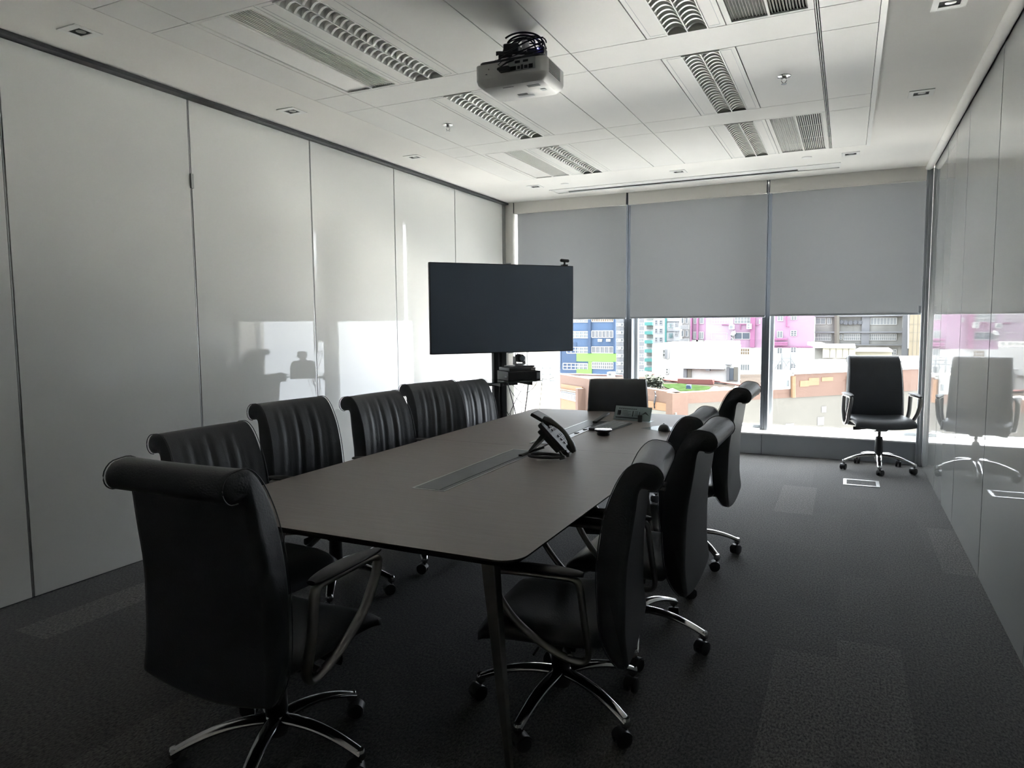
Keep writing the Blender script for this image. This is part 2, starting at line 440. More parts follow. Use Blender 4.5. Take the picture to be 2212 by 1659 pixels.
# --- twin louvre luminaires
def make_lum():
    t = thing('louvre_light', 'x', 'light')
    W, L = .41, 1.24
    fx0, fx1 = .118, .318          # opening across
    f = B()
    z = 0
    f.box(.003, fx0 - .006, .003, L - .003, z, z + .010); f.box(fx1 + .006, W - .003, .003, L - .003, z, z + .010)
    f.box(fx0 - .006, fx1 + .006, .003, .014, z, z + .010); f.box(fx0 - .006, fx1 + .006, L - .014, L - .003, z, z + .010)
    f.build('tray', M_tile, t, smooth=False)
    # embossed line round the tray
    e = B()
    for (a, b_, c_, d) in ((.026, .028, .03, L - .03), (W - .028, W - .026, .03, L - .03)): e.box(a, b_, c_, d, -.0006, .001)
    e.box(.026, fx0 - .012, .028, .030, -.0006, .001); e.box(fx1 + .012, W - .026, .028, .030, -.0006, .001)
    e.box(.026, fx0 - .012, L - .030, L - .028, -.0006, .001); e.box(fx1 + .012, W - .026, L - .030, L - .028, -.0006, .001)
    e.build('tray_groove', M_alupaint, t, smooth=False)
    r = B()
    for x in (fx0 - .006, (fx0 + fx1) / 2 - .003, fx1): r.box(x, x + .006, .014, L - .014, -.005, .055)
    r.box(fx0 - .006, fx1 + .006, .010, .014, -.005, .055); r.box(fx0 - .006, fx1 + .006, L - .014, L - .010, -.005, .055)
    r.build('louvre_rail', M_white, t, smooth=False)
    bk = B(); bk.box(fx0, fx1, .014, L - .014, .085, .092)
    bk.box(fx0 - .004, fx0, .014, L - .014, .05, .092); bk.box(fx1, fx1 + .004, .014, L - .014, .05, .092)
    bk.build('reflector', M_reflector, t, smooth=False)
    for k in range(2):
        xc = fx0 + .05 + .1 * k - (.0 if k else .0)
        xa, xb = (fx0, (fx0 + fx1) / 2 - .003) if k == 0 else ((fx0 + fx1) / 2 + .003, fx1)
        b = B(); n = 22
        for i in range(n):
            y = .014 + (L - .028) * (i + .5) / n
            # parabolic cross blade: thick at the bottom edge, curved in plan
            prof = []
            pts = []
            for j in range(9):
                u = j / 8.0; x = xa + (xb - xa) * u
                sag = .014 * (1 - (2 * u - 1) ** 2)
                low = .022 * (1 - (2 * u - 1) ** 2)
                pts.append((x, y - sag * .6, low))
            vs = []
            for (x, yy, lo) in pts:
                vs += [(x, yy - .0075, lo - .002), (x, yy + .0075, lo - .002), (x, yy + .002, .040), (x, yy - .002, .040)]
            fs = []
            for j in range(8):
                a = j * 4
                for q in range(4): fs.append((a + q, a + (q + 1) % 4, a + 4 + (q + 1) % 4, a + 4 + q))
            b.add(vs, fs)
        b.build('cross_louvre', M_louvre, t, sharp=60)
        tb = B(); tb.cyl(((xa + xb) / 2, .03, .066), ((xa + xb) / 2, L - .03, .066), .008, seg=10)
        tb.build('lamp_tube', M_tube, t)
    return t
lum0 = make_lum()
lum_labels = {
    (2, 3): 'twin louvre ceiling light in the row left of the projector', (2, 4): 'twin louvre ceiling light just beyond and below the projector',
    (2, 5): 'far left twin louvre ceiling light beside the pale grille, nearest the blinds',
    (6, 3): 'near right twin louvre ceiling light cut by the top of the photo', (6, 4): 'twin louvre ceiling light left of the right-hand sprinkler',
    (6, 5): 'far right twin louvre ceiling light beside the dark striped grille',
    (2, 1): 'twin louvre ceiling light above and behind the camera on the left', (6, 1): 'twin louvre ceiling light above and behind the camera on the right',
    (2, 2): 'twin louvre ceiling light overhead of the near chair on the left', (6, 2): 'twin louvre ceiling light overhead of the camera on the right'}
first = True
for (x0, x1, y0, y1, ri) in lums:
    ci = 2 if x0 < -2 else 6
    if ri < 3: 
        tile(x0, x1, y0, y1); continue
    o = lum0 if first else copy_tree(lum0)
    first = False
    o.location = (x0, y0, H); o.scale = ((x1 - x0) / .41, (y1 - y0) / 1.24, 1)
    tag(o, lum_labels[(ci, ri)], 'ceiling light', 'twin louvre lights in the ceiling')

# --- linear air grilles
def make_vent():
    t = thing('air_grille', 'x', 'vent')
    W, L = .43, 1.24
    f = B(); a = .030
    f.box(.002, a, .002, L - .002, 0, .010); f.box(W - a, W - .002, .002, L - .002, 0, .010)
    f.box(a, W - a, .002, .022, 0, .010); f.box(a, W - a, L - .022, L - .002, 0, .010)
    f.box(W / 2 - .006, W / 2 + .006, .022, L - .022, 0, .012)
    f.build('frame', M_tile, t, smooth=False)
    for k in range(2):
        xa, xb = (a, W / 2 - .006) if k == 0 else (W / 2 + .006, W - a)
        b = B(); n = 12; tilt = radians(38) * (1 if k == 0 else -1)
        for i in range(n):
            x = xa + (xb - xa) * (i + .5) / n
            mt = Matrix.Translation((x, 0, .012)) @ Matrix.Rotation(tilt, 4, 'Y')
            b.box(-.0018, .0018, .022, L - .022, -.0070, .0070, mt)
        for yy in (.42, .84): b.box(xa, xb, yy - .001, yy + .001, .018, .021)
        b.build('slat_bank', M_tile, t, smooth=False)
    B().box(a, W - a, .022, L - .022, .07, .072).build('duct_shadow_plate', M_dark, t, smooth=False)
    return t
v0 = make_vent(); first = True
vl = {(1, 3): 'long air grille with one dark slatted half, near left of the ceiling', (1, 5): 'pale air grille at the far left end of the tiled ceiling',
      (7, 3): 'striped air grille cut by the top of the photo, near right', (7, 5): 'striped air grille at the far right, beside the far right louvre light'}
for (x0, x1, y0, y1, ri, ci) in vents:
    if ri < 3: tile(x0, x1, y0, y1); continue
    o = v0 if first else copy_tree(v0); first = False
    o.location = (x0, y0, H); o.scale = ((x1 - x0) / .43, (y1 - y0) / 1.24, 1)
    tag(o, vl[(ci, ri)], 'air vent', 'slatted air grilles in the ceiling')

# --- small square downlights
def make_down():
    t = thing('downlight', 'x', 'light')
    f = B(); a, b_ = .075, .046
    f.box(-a, -b_, -a, a, -.005, .0); f.box(b_, a, -a, a, -.005, .0); f.box(-b_, b_, -a, -.034, -.005, .0); f.box(-b_, b_, .034, a, -.005, .0)
    f.build('frame', M_white, t, bevel=.001, seg=1)
    B().box(-.046, .046, -.034, .034, -.0012, -.0004).build('opening', M_dark, t)
    l = B(); l.lathe([(.0, -.004), (.016, -.004), (.024, -.0015), (.024, -.0012)], (0.004, .004, 0), 20)
    l.build('lamp', M_satin, t)
    return t
d0 = make_down(); first = True
for (x, y, lb) in ((-3.615, 2.445, 'small square downlight nearest the camera above the left wall'), (-3.612, 3.977, 'second small square downlight along the left wall'),
                (-3.607, 5.54, 'third small square downlight along the left wall'), (-3.19, 7.335, 'small square downlight in the far left corner near the blinds'),
                (-1.592, 7.30, 'small square downlight over the middle of the screen slot'), (-.02, 7.27, 'small square downlight at the right end of the screen slot'),
                (.40, 5.577, 'square downlight by the right wall, farther of the two'), (.397, 4.08, 'square downlight by the right wall, at the top edge of the photo')):
    o = d0 if first else copy_tree(d0); first = False
    o.location = (x, y, H); tag(o, lb, 'downlight', 'square downlights round the ceiling edge')

# --- sprinklers and detector discs
def make_spr():
    t = thing('sprinkler', 'x', 'sprinkler')
    B().lathe([(.0, .0), (.042, 0), (.040, -.004), (.022, -.006), (.018, -.003), (0, -.003)], seg=28).build('escutcheon', M_chrome, t)
    b = B(); b.cyl((0, 0, -.003), (0, 0, -.018), .012); b.tube([(-.011, 0, -.016), (-.016, 0, -.028), (-.005, 0, -.042)], .0025, 8); b.tube([(.011, 0, -.016), (.016, 0, -.028), (.005, 0, -.042)], .0025, 8)
    b.build('frame', M_satin, t)
    B().lathe([(0, -.048), (.017, -.048), (.017, -.045), (.004, -.042), (0, -.042)], seg=20).build('deflector', M_chrome, t)
    return t
s0 = make_spr(); s0.location = (-2.809, 4.79, H); tag(s0, 'chrome fire sprinkler in the left tile, below the striped grille', 'sprinkler', 'fire sprinklers')
s1 = copy_tree(s0); s1.location = (-.402, 4.81, H); tag(s1, 'chrome fire sprinkler in the large tile on the right of the ceiling', 'sprinkler', 'fire sprinklers')
for (x, y, lb) in ((-2.842, 7.345, 'flat round cover plate on the ceiling above the left blind'), (-.389, 7.237, 'flat round cover plate on the ceiling near the right end of the screen slot')):
    d = B(); d.lathe([(0, 0), (.045, 0), (.044, -.004), (.036, -.008), (0, -.008)], seg=28)
    o = d.build('round_cover_plate', M_white, loc=(x, y, H)); tag(o, lb, 'cover plate', 'round plates on the ceiling')

# --- recessed motorised screen
scr = thing('projection_screen', 'white recessed projection screen case with a dark slot, in the ceiling by the blinds', 'projector screen', (0, 0, H))
f = B(); t = .014
f.box(SX0 - t, SX1 + t, SY0 - .02, SY0, -.006, .0); f.box(SX0 - t, SX1 + t, SY1, SY1 + .012, -.006, .0)
f.box(SX0 - t, SX0, SY0, SY1, -.006, .0); f.box(SX1, SX1 + t, SY0, SY1, -.006, .0)
f.build('case_trim', M_white, scr, bevel=.001, seg=1)
f = B(); f.box(SX0, SX1, SY0, SY1 - .075, .004, .012); f.box(SX0, -2.98, SY1 - .075, SY1, .004, .012); f.box(-.50, SX1, SY1 - .075, SY1, .004, .012)
f.build('cover_flap', M_white, scr, smooth=False)
B().box(SX0, SX1, SY0, SY1, .13, .135).build('case_back', M_dark, scr, smooth=False)
b = B(); b.tube([(-2.975, SY1 - .028, .006), (-.505, SY1 - .028, .006)], .017, 12, ell=(1, 1)); b.build('bottom_bar', M_alu, scr)

# ================================================================== BLINDS
FX = [(-3.852, -2.398), (-2.368, -.835), (-.797, .664)]
BX = [(-3.84, -2.412), (-2.362, -.828), (-.780, .690)]
bl_lab = ['grey roller blind on the left, partly behind the television', 'grey roller blind in the middle, between the two dark posts', 'wide grey roller blind on the right, above the lone chair']
for i in range(3):
    t = thing('roller_blind', bl_lab[i], 'blind', (0, 0, 0), 0, 'grey roller blinds over the window')
    a, b_ = FX[i]
    f = B(); f.box(a, b_, 8.18, 8.192, 2.868, H); f.box(a, b_, 8.176, 8.206, 2.852, 2.868)
    f.build('fascia', M_whitewall, t, bevel=.002)
    B().box(a - .012, a - .002, 8.185, 8.30, 2.86, H).build('bracket', M_fin, t)
    B().box(b_ + .002, b_ + .012, 8.185, 8.30, 2.86, H).build('bracket', M_fin, t)
    a, b_ = BX[i]; n = 24
    B().cyl((a, 8.255, 2.93), (b_, 8.255, 2.93), .03).build('roller_tube', M_alu, t)
    zb = (1.538, 1.542, 1.552)[i]
    fb = B(); fb.box(a, b_, 8.259, 8.2605, zb, 2.91)
    fb.build('fabric', M_blind, t, smooth=False)
    r = B(); r.box(a, b_, 8.252, 8.268, zb - .022, zb); r.build('bottom_rail', M_alupaint, t, bevel=.003)
# side guide of the right blind
gd = B(); gd.box(.668, .70, 8.175, 8.21, 1.55, 2.86); gd.box(.640, .70, 8.168, 8.215, 1.545, 1.62)
tag(gd.build('blind_guide', M_alupaint, bevel=.002), 'slim grey side channel with a small end block, right of the right blind', 'blind guide')

# ================================================================== CHAIRS
def back_profile():
    # (y, z) closed outline, seat side first going up, then over the rolled head and down the rear
    P = [(-.275, .404), (-.250, .425), (-.222, .47), (-.205, .54), (-.198, .62), (-.200, .70), (-.210, .78), (-.226, .86), (-.245, .93), (-.270, .99), (-.300, 1.045),
         (-.330, 1.080), (-.360, 1.097), (-.390, 1.097), (-.415, 1.087), (-.430, 1.066), (-.431, 1.042), (-.421, 1.022), (-.402, 1.010), (-.380, 1.010), (-.358, 1.012),
         (-.345, .990), (-.335, .94), (-.318, .86), (-.300, .78), (-.288, .70), (-.281, .60), (-.281, .52), (-.287, .46), (-.292, .422), (-.287, .405)]
    P = [(y + .035 * max(0, z - .62) / .48, z) for (y, z) in P]
    out = []; n = len(P)          # Catmull-Rom through the outline
    for i in range(n):
        a, b, c, d = P[i - 1], P[i], P[(i + 1) % n], P[(i + 2) % n]
        for t in (0.0, 0.5):
            out.append(tuple(.5 * (2 * b[k] + (c[k] - a[k]) * t + (2 * a[k] - 5 * b[k] + 4 * c[k] - d[k]) * t * t + (3 * b[k] - a[k] - 3 * c[k] + d[k]) * t ** 3) for k in (0, 1)))
    return out
FRONT_N, PIPE_N = 26, 38
def back_shell(fold):
    """the one-piece padded back; fold scales the leather creases on its front"""
    prof = back_profile(); n = len(prof)
    NX = 41; hw = .245
    vs = []; rnd = random.Random(3)
    ph = [rnd.uniform(0, 6.28) for _ in range(6)]
    for i in range(NX):
        u = -1 + 2 * i / (NX - 1)
        ins = 1 - (.0 if abs(u) < .94 else (abs(u) - .94) / .06)      # rounding towards the side seam
        for j, (y, z) in enumerate(prof):
            w_ = hw * (1.12 - .19 * (z - .4))
            x = u * w_
            yy, zz = y, z
            bx, by = profc[j]
            k = .018 * (1 - math.sqrt(max(0, 1 - (1 - ins) ** 2)))
            yy += bx * k; zz += by * k
            if z < .50: zz -= .040 * (1 - u * u) * (.50 - z) / .10     # belly of the lower edge
            if j <= FRONT_N:                                           # hollow front and folds running down it
                e = max(0, 1 - abs(u) ** 4)
                yy += .012 * u * u
                env = fold * e * max(0, min(1, (z - .42) / .1)) * max(0, min(1, (1.09 - z) / .10)) * max(0, 1 - (u * 1.15) ** 4)
                s_ = u * 6 + (z - .7) * 1.3
                yy += env * (.0034 * sin(s_ * 3.1 + ph[0]) + .0026 * sin(s_ * 5.3 + ph[1] + 2 * z) + .0016 * sin(s_ * 8.7 + ph[2]) * sin(4 * z + ph[3]))
            vs.append((x, yy, zz))
    fs = []
    for i in range(NX - 1):
        for j in range(n):
            j2 = (j + 1) % n
            fs.append((i * n + j, (i + 1) * n + j, (i + 1) * n + j2, i * n + j2))
    fs.append(tuple(range(n))); fs.append(tuple((NX - 1) * n + j for j in range(n))[::-1])
    return B().add(vs, fs)
def make_chair():
    t = thing('office_chair', 'x', 'chair')
    prof = back_profile(); n = len(prof); hw = .245
    back_shell(1.0).build('backrest', M_leather, t, sharp=55)
    # piping along both side seams
    for sx in (-1, 1):
        pp = B()
        path = [(sx * (hw * (1.12 - .19 * (z - .4)) - .004), y + profc[j][0] * -.001 + (.012 if j <= FRONT_N else 0), z + profc[j][1] * -.001) for j, (y, z) in enumerate(prof) if j <= PIPE_N]
        pp.tube(path, .0019, 6)
        pp.build('piping', M_leather, t)
    # seat: lofted cushion
    NU, NV = 22, 22; top = []; bot = []
    vs = []
    def seat_pt(u, v, topside):
        # u across -1..1, v back..front 0..1
        wv = .266 + .012 * sin(pi * v)
        x = u * wv; y = -.205 + v * .475
        edge = max(abs(u) ** 6, abs(2 * v - 1) ** 10)
        if v > .5: y += -.03 * (abs(u) ** 3) * (v - .5) * 2
        zt = .505 + .016 * u * u - .05 * max(0, (v - .72) / .28) ** 2 + .01 * max(0, .3 - v)
        zb = .418 + .02 * u * u - .012 * max(0, (v - .7) / .3)
        zm = (zt + zb) / 2
        h = (zt - zb) / 2 * (1 - edge) ** .38 if edge < 1 else 0
        h = max(h, .012)
        return (x, y, zm + h if topside else zm - h)
    for side in (True, False):
        for j in range(NV):
            for i in range(NU):
                vs.append(seat_pt(-1 + 2 * i / (NU - 1), j / (NV - 1), side))
    fs = []; O = NU * NV
    for j in range(NV - 1):
        for i in range(NU - 1):
            a = j * NU + i
            fs.append((a, a + 1, a + NU + 1, a + NU)); fs.append((O + a, O + a + NU, O + a + NU + 1, O + a + 1))
    for i in range(NU - 1):
        fs.append((i, O + i, O + i + 1, i + 1)); a = (NV - 1) * NU + i; fs.append((a, a + 1, O + a + 1, O + a))
    for j in range(NV - 1):
        a = j * NU; fs.append((a, a + NU, O + a + NU, O + a)); a += NU - 1; fs.append((a, O + a, O + a + NU, a + NU))
    b = B(); b.add(vs, fs); b.build('seat', M_leather, t, sharp=70)
    # under-seat mechanism
    m_ = B(); m_.prism([(-.16, .40), (-.19, .43), (.12, .43), (.10, .385), (.03, .365), (-.06, .365)], -.055, .055, 'x'); m_.box(-.20, .20, -.10, -.05, .405, .425); m_.box(-.03, .03, -.275, -.15, .395, .425)
    m_.build('mechanism', M_plastic, t, bevel=.004)
    for sx in (-1, 1):
        l = B(); 
        if sx < 0: l.tube([(-.05, .03, .405), (-.12, .035, .402), (-.245, .04, .400)], [.005, .005, .004], 8); 
        else:
            l.tube([(.05, .03, .405), (.12, .035, .402)], .006, 8)
            l.tube([(.11, .036, .402), (.15, .038, .400), (.20, .04, .398), (.25, .04, .395)], [.008, .014, .020, .018], 10, ell=(.45, 1) )
        l.build('lever', M_plastic, t)
    # arms: chrome loop with pad
    for sx in (-1, 1):
        P = [(-.135, .710), (-.143, .65), (-.152, .58), (-.163, .49), (-.166, .455), (-.160, .428), (-.138, .415), (-.100, .420), (-.04, .446), (.03, .490), (.09, .545), (.135, .605), (.166, .655), (.178, .690), (.172, .711), (.13, .717), (.06, .717), (-.02, .715), (-.08, .714)]
        # smooth the loop by Chaikin
        for _ in range(2):
            Q = []
            for i in range(len(P)):
                a, c_ = P[i], P[(i + 1) % len(P)]
                Q.append((a[0] * .75 + c_[0] * .25, a[1] * .75 + c_[1] * .25)); Q.append((a[0] * .25 + c_[0] * .75, a[1] * .25 + c_[1] * .75))
            P = Q
        path = [(sx * (.305 - .02 * max(0, min(1, (.56 - z) / .14))), y, z) for (y, z) in P]
        a_ = B(); a_.tube(path, .0115, 10, closed=True, ell=(1.0, 1.65), upv=(1, 0, 0))
        # foot of the loop running in under the seat
        a_.tube([(sx * .285, -.10, .428), (sx * .22, -.07, .42), (sx * .15, -.065, .415)], [.013, .012, .012], 10)
        fr = a_.build('arm_frame', M_satin, t, sharp=80)
        pad = B(); vs = []; NN = 16; K = 14
        for i in range(NN):
            v = i / (NN - 1); y = -.150 + v * .340
            wv = .042 * (math.sin(pi * min(1, max(0, (v * .94 + .03)))) ** .38) * (1 - .25 * v)
            for k in range(K):
                an = 2 * pi * k / K
                vs.append((sx * .305 + wv * cos(an) - sx * .006 * v, y, .736 + .012 * sin(an) * (wv / .045) ** .5 - .008 * (2 * v - 1) ** 2))
        fs = [(i * K + k, i * K + (k + 1) % K, (i + 1) * K + (k + 1) % K, (i + 1) * K + k) for i in range(NN - 1) for k in range(K)]
        fs.append(tuple(range(K))[::-1]); fs.append(tuple((NN - 1) * K + k for k in range(K)))
        pad.add(vs, fs); pad.build('arm_pad', M_padplastic, t, sharp=70)
    # gas column
    B().lathe([(0, .165), (.036, .165), (.038, .19), (.037, .22), (.034, .30), (.030, .33), (.014, .335), (.014, .40), (0, .40)], seg=20).build('column', M_plastic, t)
    # five-star base
    hub = B(); hub.lathe([(0, .095), (.034, .095), (.040, .12), (.040, .160), (.030, .172), (0, .172)], seg=24); hub.build('hub', M_chrome, t)
    pts = []; rad = []
    for i in range(13):
        u = i / 12; r = .03 + u * .30
        z = .150 + .006 * sin(pi * u) - .064 * u ** 2.0
        pts.append((r, 0, z)); rad.append(.0175 * (1.30 - .42 * u))
    leg0 = None
    for k in range(5):
        if leg0 is None:
            lb = B(); lb.tube(pts, rad, 12, ell=(1.30, .72)); lb.lathe([(0, .066), (.014, .066), (.019, .075), (.019, .094), (.014, .101), (0, .101)], (.322, 0, 0), 14)
            lo = lb.build('base_leg', M_chrome, t, sharp=50); leg0 = lo
            cb = B()
            for sy in (-1, 1):
                cb.lathe([(0, -.009), (.022, -.009), (.0262, -.005), (.0262, .006), (.020, .009), (0, .009)], (0, 0, 0), 22,
                         Matrix.Translation((-.012, sy * .0145, .0262)) @ Matrix.Rotation(pi / 2, 4, 'X'))
            arc = [(-.012 + .0295 * cos(a), 0, .0262 + .0295 * sin(a)) for a in [radians(q) for q in range(10, 181, 17)]]
            cb.tube(arc, .004, 8, ell=(3.4, 1), upv=(0, 1, 0)) if False else None
            hood = []
            cb.prism([(-.012 + .0285 * cos(radians(q)), .0262 + .0285 * sin(radians(q))) for q in range(15, 171, 15)] + [(-.012 - .012, .040), (.0, .040)], -.020, .020, 'y')
            cb.cyl((0, 0, .048), (0, 0, .07), .006, seg=10)
            co_ = cb.build('caster', M_plastic, lo, bevel=.0, loc=(.322, 0, 0), rot=(0, 0, .6), sharp=40); co_.scale = (1.14, 1.14, 1.1)
        else:
            lo = leg0.copy(); C.objects.link(lo); lo.parent = t
            c2 = co_.copy(); C.objects.link(c2); c2.parent = lo; c2.rotation_euler = (0, 0, .6 + 1.7 * k)
        lo.rotation_euler = (0, 0, 2 * pi * k / 5)
    return t
# outward normals of the profile, for rounding
_p = back_profile(); profc = []
for j in range(len(_p)):
    a, c_ = _p[j - 1], _p[(j + 1) % len(_p)]
    tx, tz = c_[0] - a[0], c_[1] - a[1]; L_ = math.hypot(tx, tz)
    profc.append((-tz / L_, tx / L_))
chair0 = make_chair()
smooth_back = back_shell(.12).build('backrest', M_leather, sharp=55); smooth_mesh = smooth_back.data; bpy.data.objects.remove(smooth_back)
UPPER = ('backrest', 'piping', 'seat', 'mechanism', 'lever', 'arm_frame', 'arm_pad')
def place_chair(o, x, y, rz, dz, phi, label):
    o.location = (x, y, 0); o.rotation_euler = (0, 0, rz)
    k = 0
    for ch in kids(o):
        st = ch.name.split('.')[0]
        if st in UPPER: ch.location = (0, 0, dz)
        elif st == 'column': ch.location = (0, 0, 0); ch.scale = (1, 1, 1); 
        elif st == 'base_leg':
            ch.rotation_euler = (0, 0, phi - rz + 2 * pi * k / 5); k += 1
    tag(o, label, 'chair', 'black leather office chairs round the table')
D = radians
chairs = [
    ('F', -1.715, 1.715, D(0), -.01, D(6), 'black leather chair nearest the camera at the near end of the table, seen from behind'),
    ('L1', -2.4, 2.32, D(-93), -.095, D(20), 'lower black leather chair with deep creases, first on the left side of the table'),
    ('L2', -2.535, 3.02, D(-97), -.045, D(15), 'black leather chair second on the left side of the table, before the seam'),
    ('L3', -2.44, 3.69, D(-94), -.065, D(23), 'black leather chair third on the left side of the table, with an arched top roll'),
    ('L4', -2.47, 4.34, D(-105), -.05, D(5), 'black leather chair fourth on the left side, overlapping the one beyond it'),
    ('L5', -2.54, 5.07, D(-98), -.095, D(40), 'black leather chair farthest along the left side, in front of the television stand'),
    ('E', -1.66, 5.47, D(180 + 17), -.10, D(30), 'black leather chair tucked in at the far end of the table, only its back showing'),
    ('R1', -.955, 2.42, D(98), -.08, D(48), 'black leather chair nearest the camera on the right side of the table'),
    ('R2', -.86, 3.12, D(90), -.06, D(69), 'black leather chair second on the right side, with a tall back close behind the first'),
    ('R3', -1.03, 3.75, D(90), -.09, D(-5), 'black leather chair third on the right side, pushed farther under the table'),
    ('R4', -.885, 4.43, D(90), 0, D(26), 'black leather chair farthest along the right side, set back from the table edge'),
    ('W', .315, 7.76, D(180 + 12), .02, D(54), 'lone black leather chair by the window in the right corner, facing the room'),
]
used = False
for (cid, x, y, rz, dz, phi, lab) in chairs:
    o = chair0 if not used else copy_tree(chair0)
    used = True
    place_chair(o, x, y, rz, dz, phi, lab)
    if cid in ('W', 'E'):        # these two backs are smooth
        for ch in kids(o):
            if ch.name.startswith('backrest'): ch.data = smooth_mesh

# ================================================================== TABLE
TAX0, TAX1, TAY0, TAY1, TZ, SEAM = -2.445, -.908, 1.925, 5.62, .735, 3.842
tb = thing('conference_table', 'long dark brown boat-cornered conference table on splayed metal legs', 'table', (0, 0, 0))
def rounded(x0, x1, y0, y1, r, which):
    pts = []
    for (cx, cy, a0, key) in ((x1 - r, y1 - r, 0, 'ne'), (x0 + r, y1 - r, 90, 'nw'), (x0 + r, y0 + r, 180, 'sw'), (x1 - r, y0 + r, 270, 'se')):
        if key in which:
            for k in range(9): a = radians(a0 + 90 * k / 8); pts.append((cx + r * cos(a), cy + r * sin(a)))
        else:
            pts.append((x1 if 'e' in key else x0, y1 if 'n' in key else y0))
    return pts
def slab(poly, z1, name):
    b = B(); n = len(poly); cx = sum(p[0] for p in poly) / n; cy = sum(p[1] for p in poly) / n
    rings = [(0, z1), (0, z1 - .006), (.030, z1 - .028)]
    vs = []
    for (ins, z) in rings:
        for (x, y) in poly:
            dx, dy = cx - x, cy - y; L_ = math.hypot(dx, dy)
            sx = ins * (1 if dx > 0 else -1) * min(1, abs(dx) / .3); sy = ins * (1 if dy > 0 else -1) * min(1, abs(dy) / .3)
            # do not chamfer the seam
            if abs(y - SEAM) < .01: sy = 0
            vs.append((x + sx, y + sy, z))
    fs = [tuple(range(n))]
    for r in range(2):
        for i in range(n): fs.append((r * n + i, (r + 1) * n + i, (r + 1) * n + (i + 1) % n, r * n + (i + 1) % n))
    fs.append(tuple(2 * n + i for i in range(n))[::-1])
    b.add(vs, fs[:1]); b.cur = 1
    o = len(b.v); b.f += [list(f) for f in fs[1:]]; b.mi += [1] * (len(fs) - 1)
    return b.build(name, [M_wood, M_edge], tb, sharp=30)
slab(rounded(TAX0, TAX1, TAY0, SEAM - .001, .085, ('se', 'sw')), TZ, 'tabletop')
slab(rounded(TAX0, TAX1, SEAM + .001, TAY1, .085, ('ne', 'nw')), TZ, 'tabletop')
bm_ = B()
for x in (-2.15, -1.23): bm_.box(x - .025, x + .025, TAY0 + .25, TAY1 - .25, .655, .705)
for y in (2.15, 3.55, 4.13, 5.38): bm_.box(-2.15, -1.23, y - .02, y + .02, .660, .705)
bm_.build('underframe', M_plastic, tb)
for (tx, ty, fx, fy) in ((-1.03, 1.985, -.955, 1.965), (-2.33, 1.99, -2.40, 1.965), (-1.03, 5.50, -.945, 5.42), (-2.33, 5.50, -2.40, 5.42)):
    l = B(); zt, n4 = .708, []
    for (x, y, z, s_) in ((fx, fy, .0, .010), (tx, ty, zt, .024)):
        n4 += [(x - s_, y - s_, z), (x + s_, y - s_, z), (x + s_, y + s_, z), (x - s_, y + s_, z)]
    l.add(n4, [(3, 2, 1, 0), (4, 5, 6, 7), (0, 1, 5, 4), (1, 2, 6, 5), (2, 3, 7, 6), (3, 0, 4, 7)])
    l.build('leg', M_satin, tb, bevel=.003)
# cable hatches let into the top
def hatch(y0, y1, open_, lab):
    x0, x1 = -1.768, -1.598
    t = thing('cable_hatch', lab, 'cable hatch', (0, 0, TZ), 0, 'metal cable hatches in the table top')
    f = B(); a = .008
    f.box(x0, x0 + a, y0, y1, 0, .003); f.box(x1 - a, x1, y0, y1, 0, .003); f.box(x0 + a, x1 - a, y0, y0 + a, 0, .003); f.box(x0 + a, x1 - a, y1 - a, y1, 0, .003)
    f.build('frame', M_alu, t)
    sl = B(); sl.box(x0 + a, x1 - a, y0 + a, y1 - a, .0002, .0008); sl.build('slot', M_dark, t)
    if not open_:
        l = B(); l.box(x0 + .014, x1 - .034, y0 + .012, y1 - .012, .0008, .0035); l.box(x1 - .028, x1 - .011, y0 + .012, y1 - .012, .0008, .003)
        l.build('lid', M_lid, t)
    else:
        l = B(); l.box(x0 + .014, x1 - .055, y0 + .012, y1 - .02, .0008, .003); l.build('lid', M_lid, t)
        q = B(); q.box(x1 - .052, x1 - .012, y0 + .012, y1 - .02, .0008, .0016); q.build('socket_strip', M_plasticg, t)
        s_ = B()
        for k in range(5): yy = y0 + .12 + k * .17; s_.box(x1 - .044, x1 - .020, yy, yy + .035, .0016, .006)
        s_.build('socket', M_plastic, t, bevel=.001, seg=1)
    return t
hatch(2.64, 3.71, False, 'closed metal cable hatch in the near half of the table')
hatch(3.95, 5.04, True, 'open metal cable hatch beyond the desk phone, with dark sockets')

# --- desk phone, facing the right side of the table
ph = thing('desk_phone', 'black desk phone with tilted screen and coiled cord, on the table centre', 'phone', (-1.51, 3.69, TZ), D(8)); ph.scale = (1.17, 1.17, 1.17)
tilt = D(46)
MT = Matrix.Translation((.105, 0, .018)) @ Matrix.Rotation(tilt, 4, 'Y')   # local -x is up the slope
b = B(); b.prism([(-.20, -.085), (-.19, -.095), (-.01, -.095), (0, -.085), (0, .085), (-.01, .095), (-.19, .095), (-.20, .085)], -.022, .0, 'z', MT)
b.build('body', M_plastic, ph, bevel=.005)
b = B()
for r in range(4):
    for k in range(3):
        x = -.105 + r * .022; y = -.018 + k * .026
        b.box(x, x + .013, y, y + .018, .0, .004, MT)
for r in range(2):
    for k in range(5): b.box(-.165 + r * .02, -.152 + r * .02, -.03 + k * .022, -.016 + k * .022, 0, .004, MT)
for k in range(4): b.box(-.03 + .0, -.018, -.03 + k * .026, -.01 + k * .026, 0, .004, MT)
b.build('keypad', M_plasticg, ph, bevel=.001, seg=1)
# flip-up display
MD = MT @ Matrix.Translation((-.185, .02, .0)) @ Matrix.Rotation(-D(18), 4, 'Y')
b = B(); b.box(-.085, 0, -.055, .065, -.006, .010, MD); b.build('display_housing', M_plastic, ph, bevel=.004)
b = B(); b.box(-.078, -.008, -.048, .058, .010, .0112, MD); b.build('display', M_alupaint, ph)
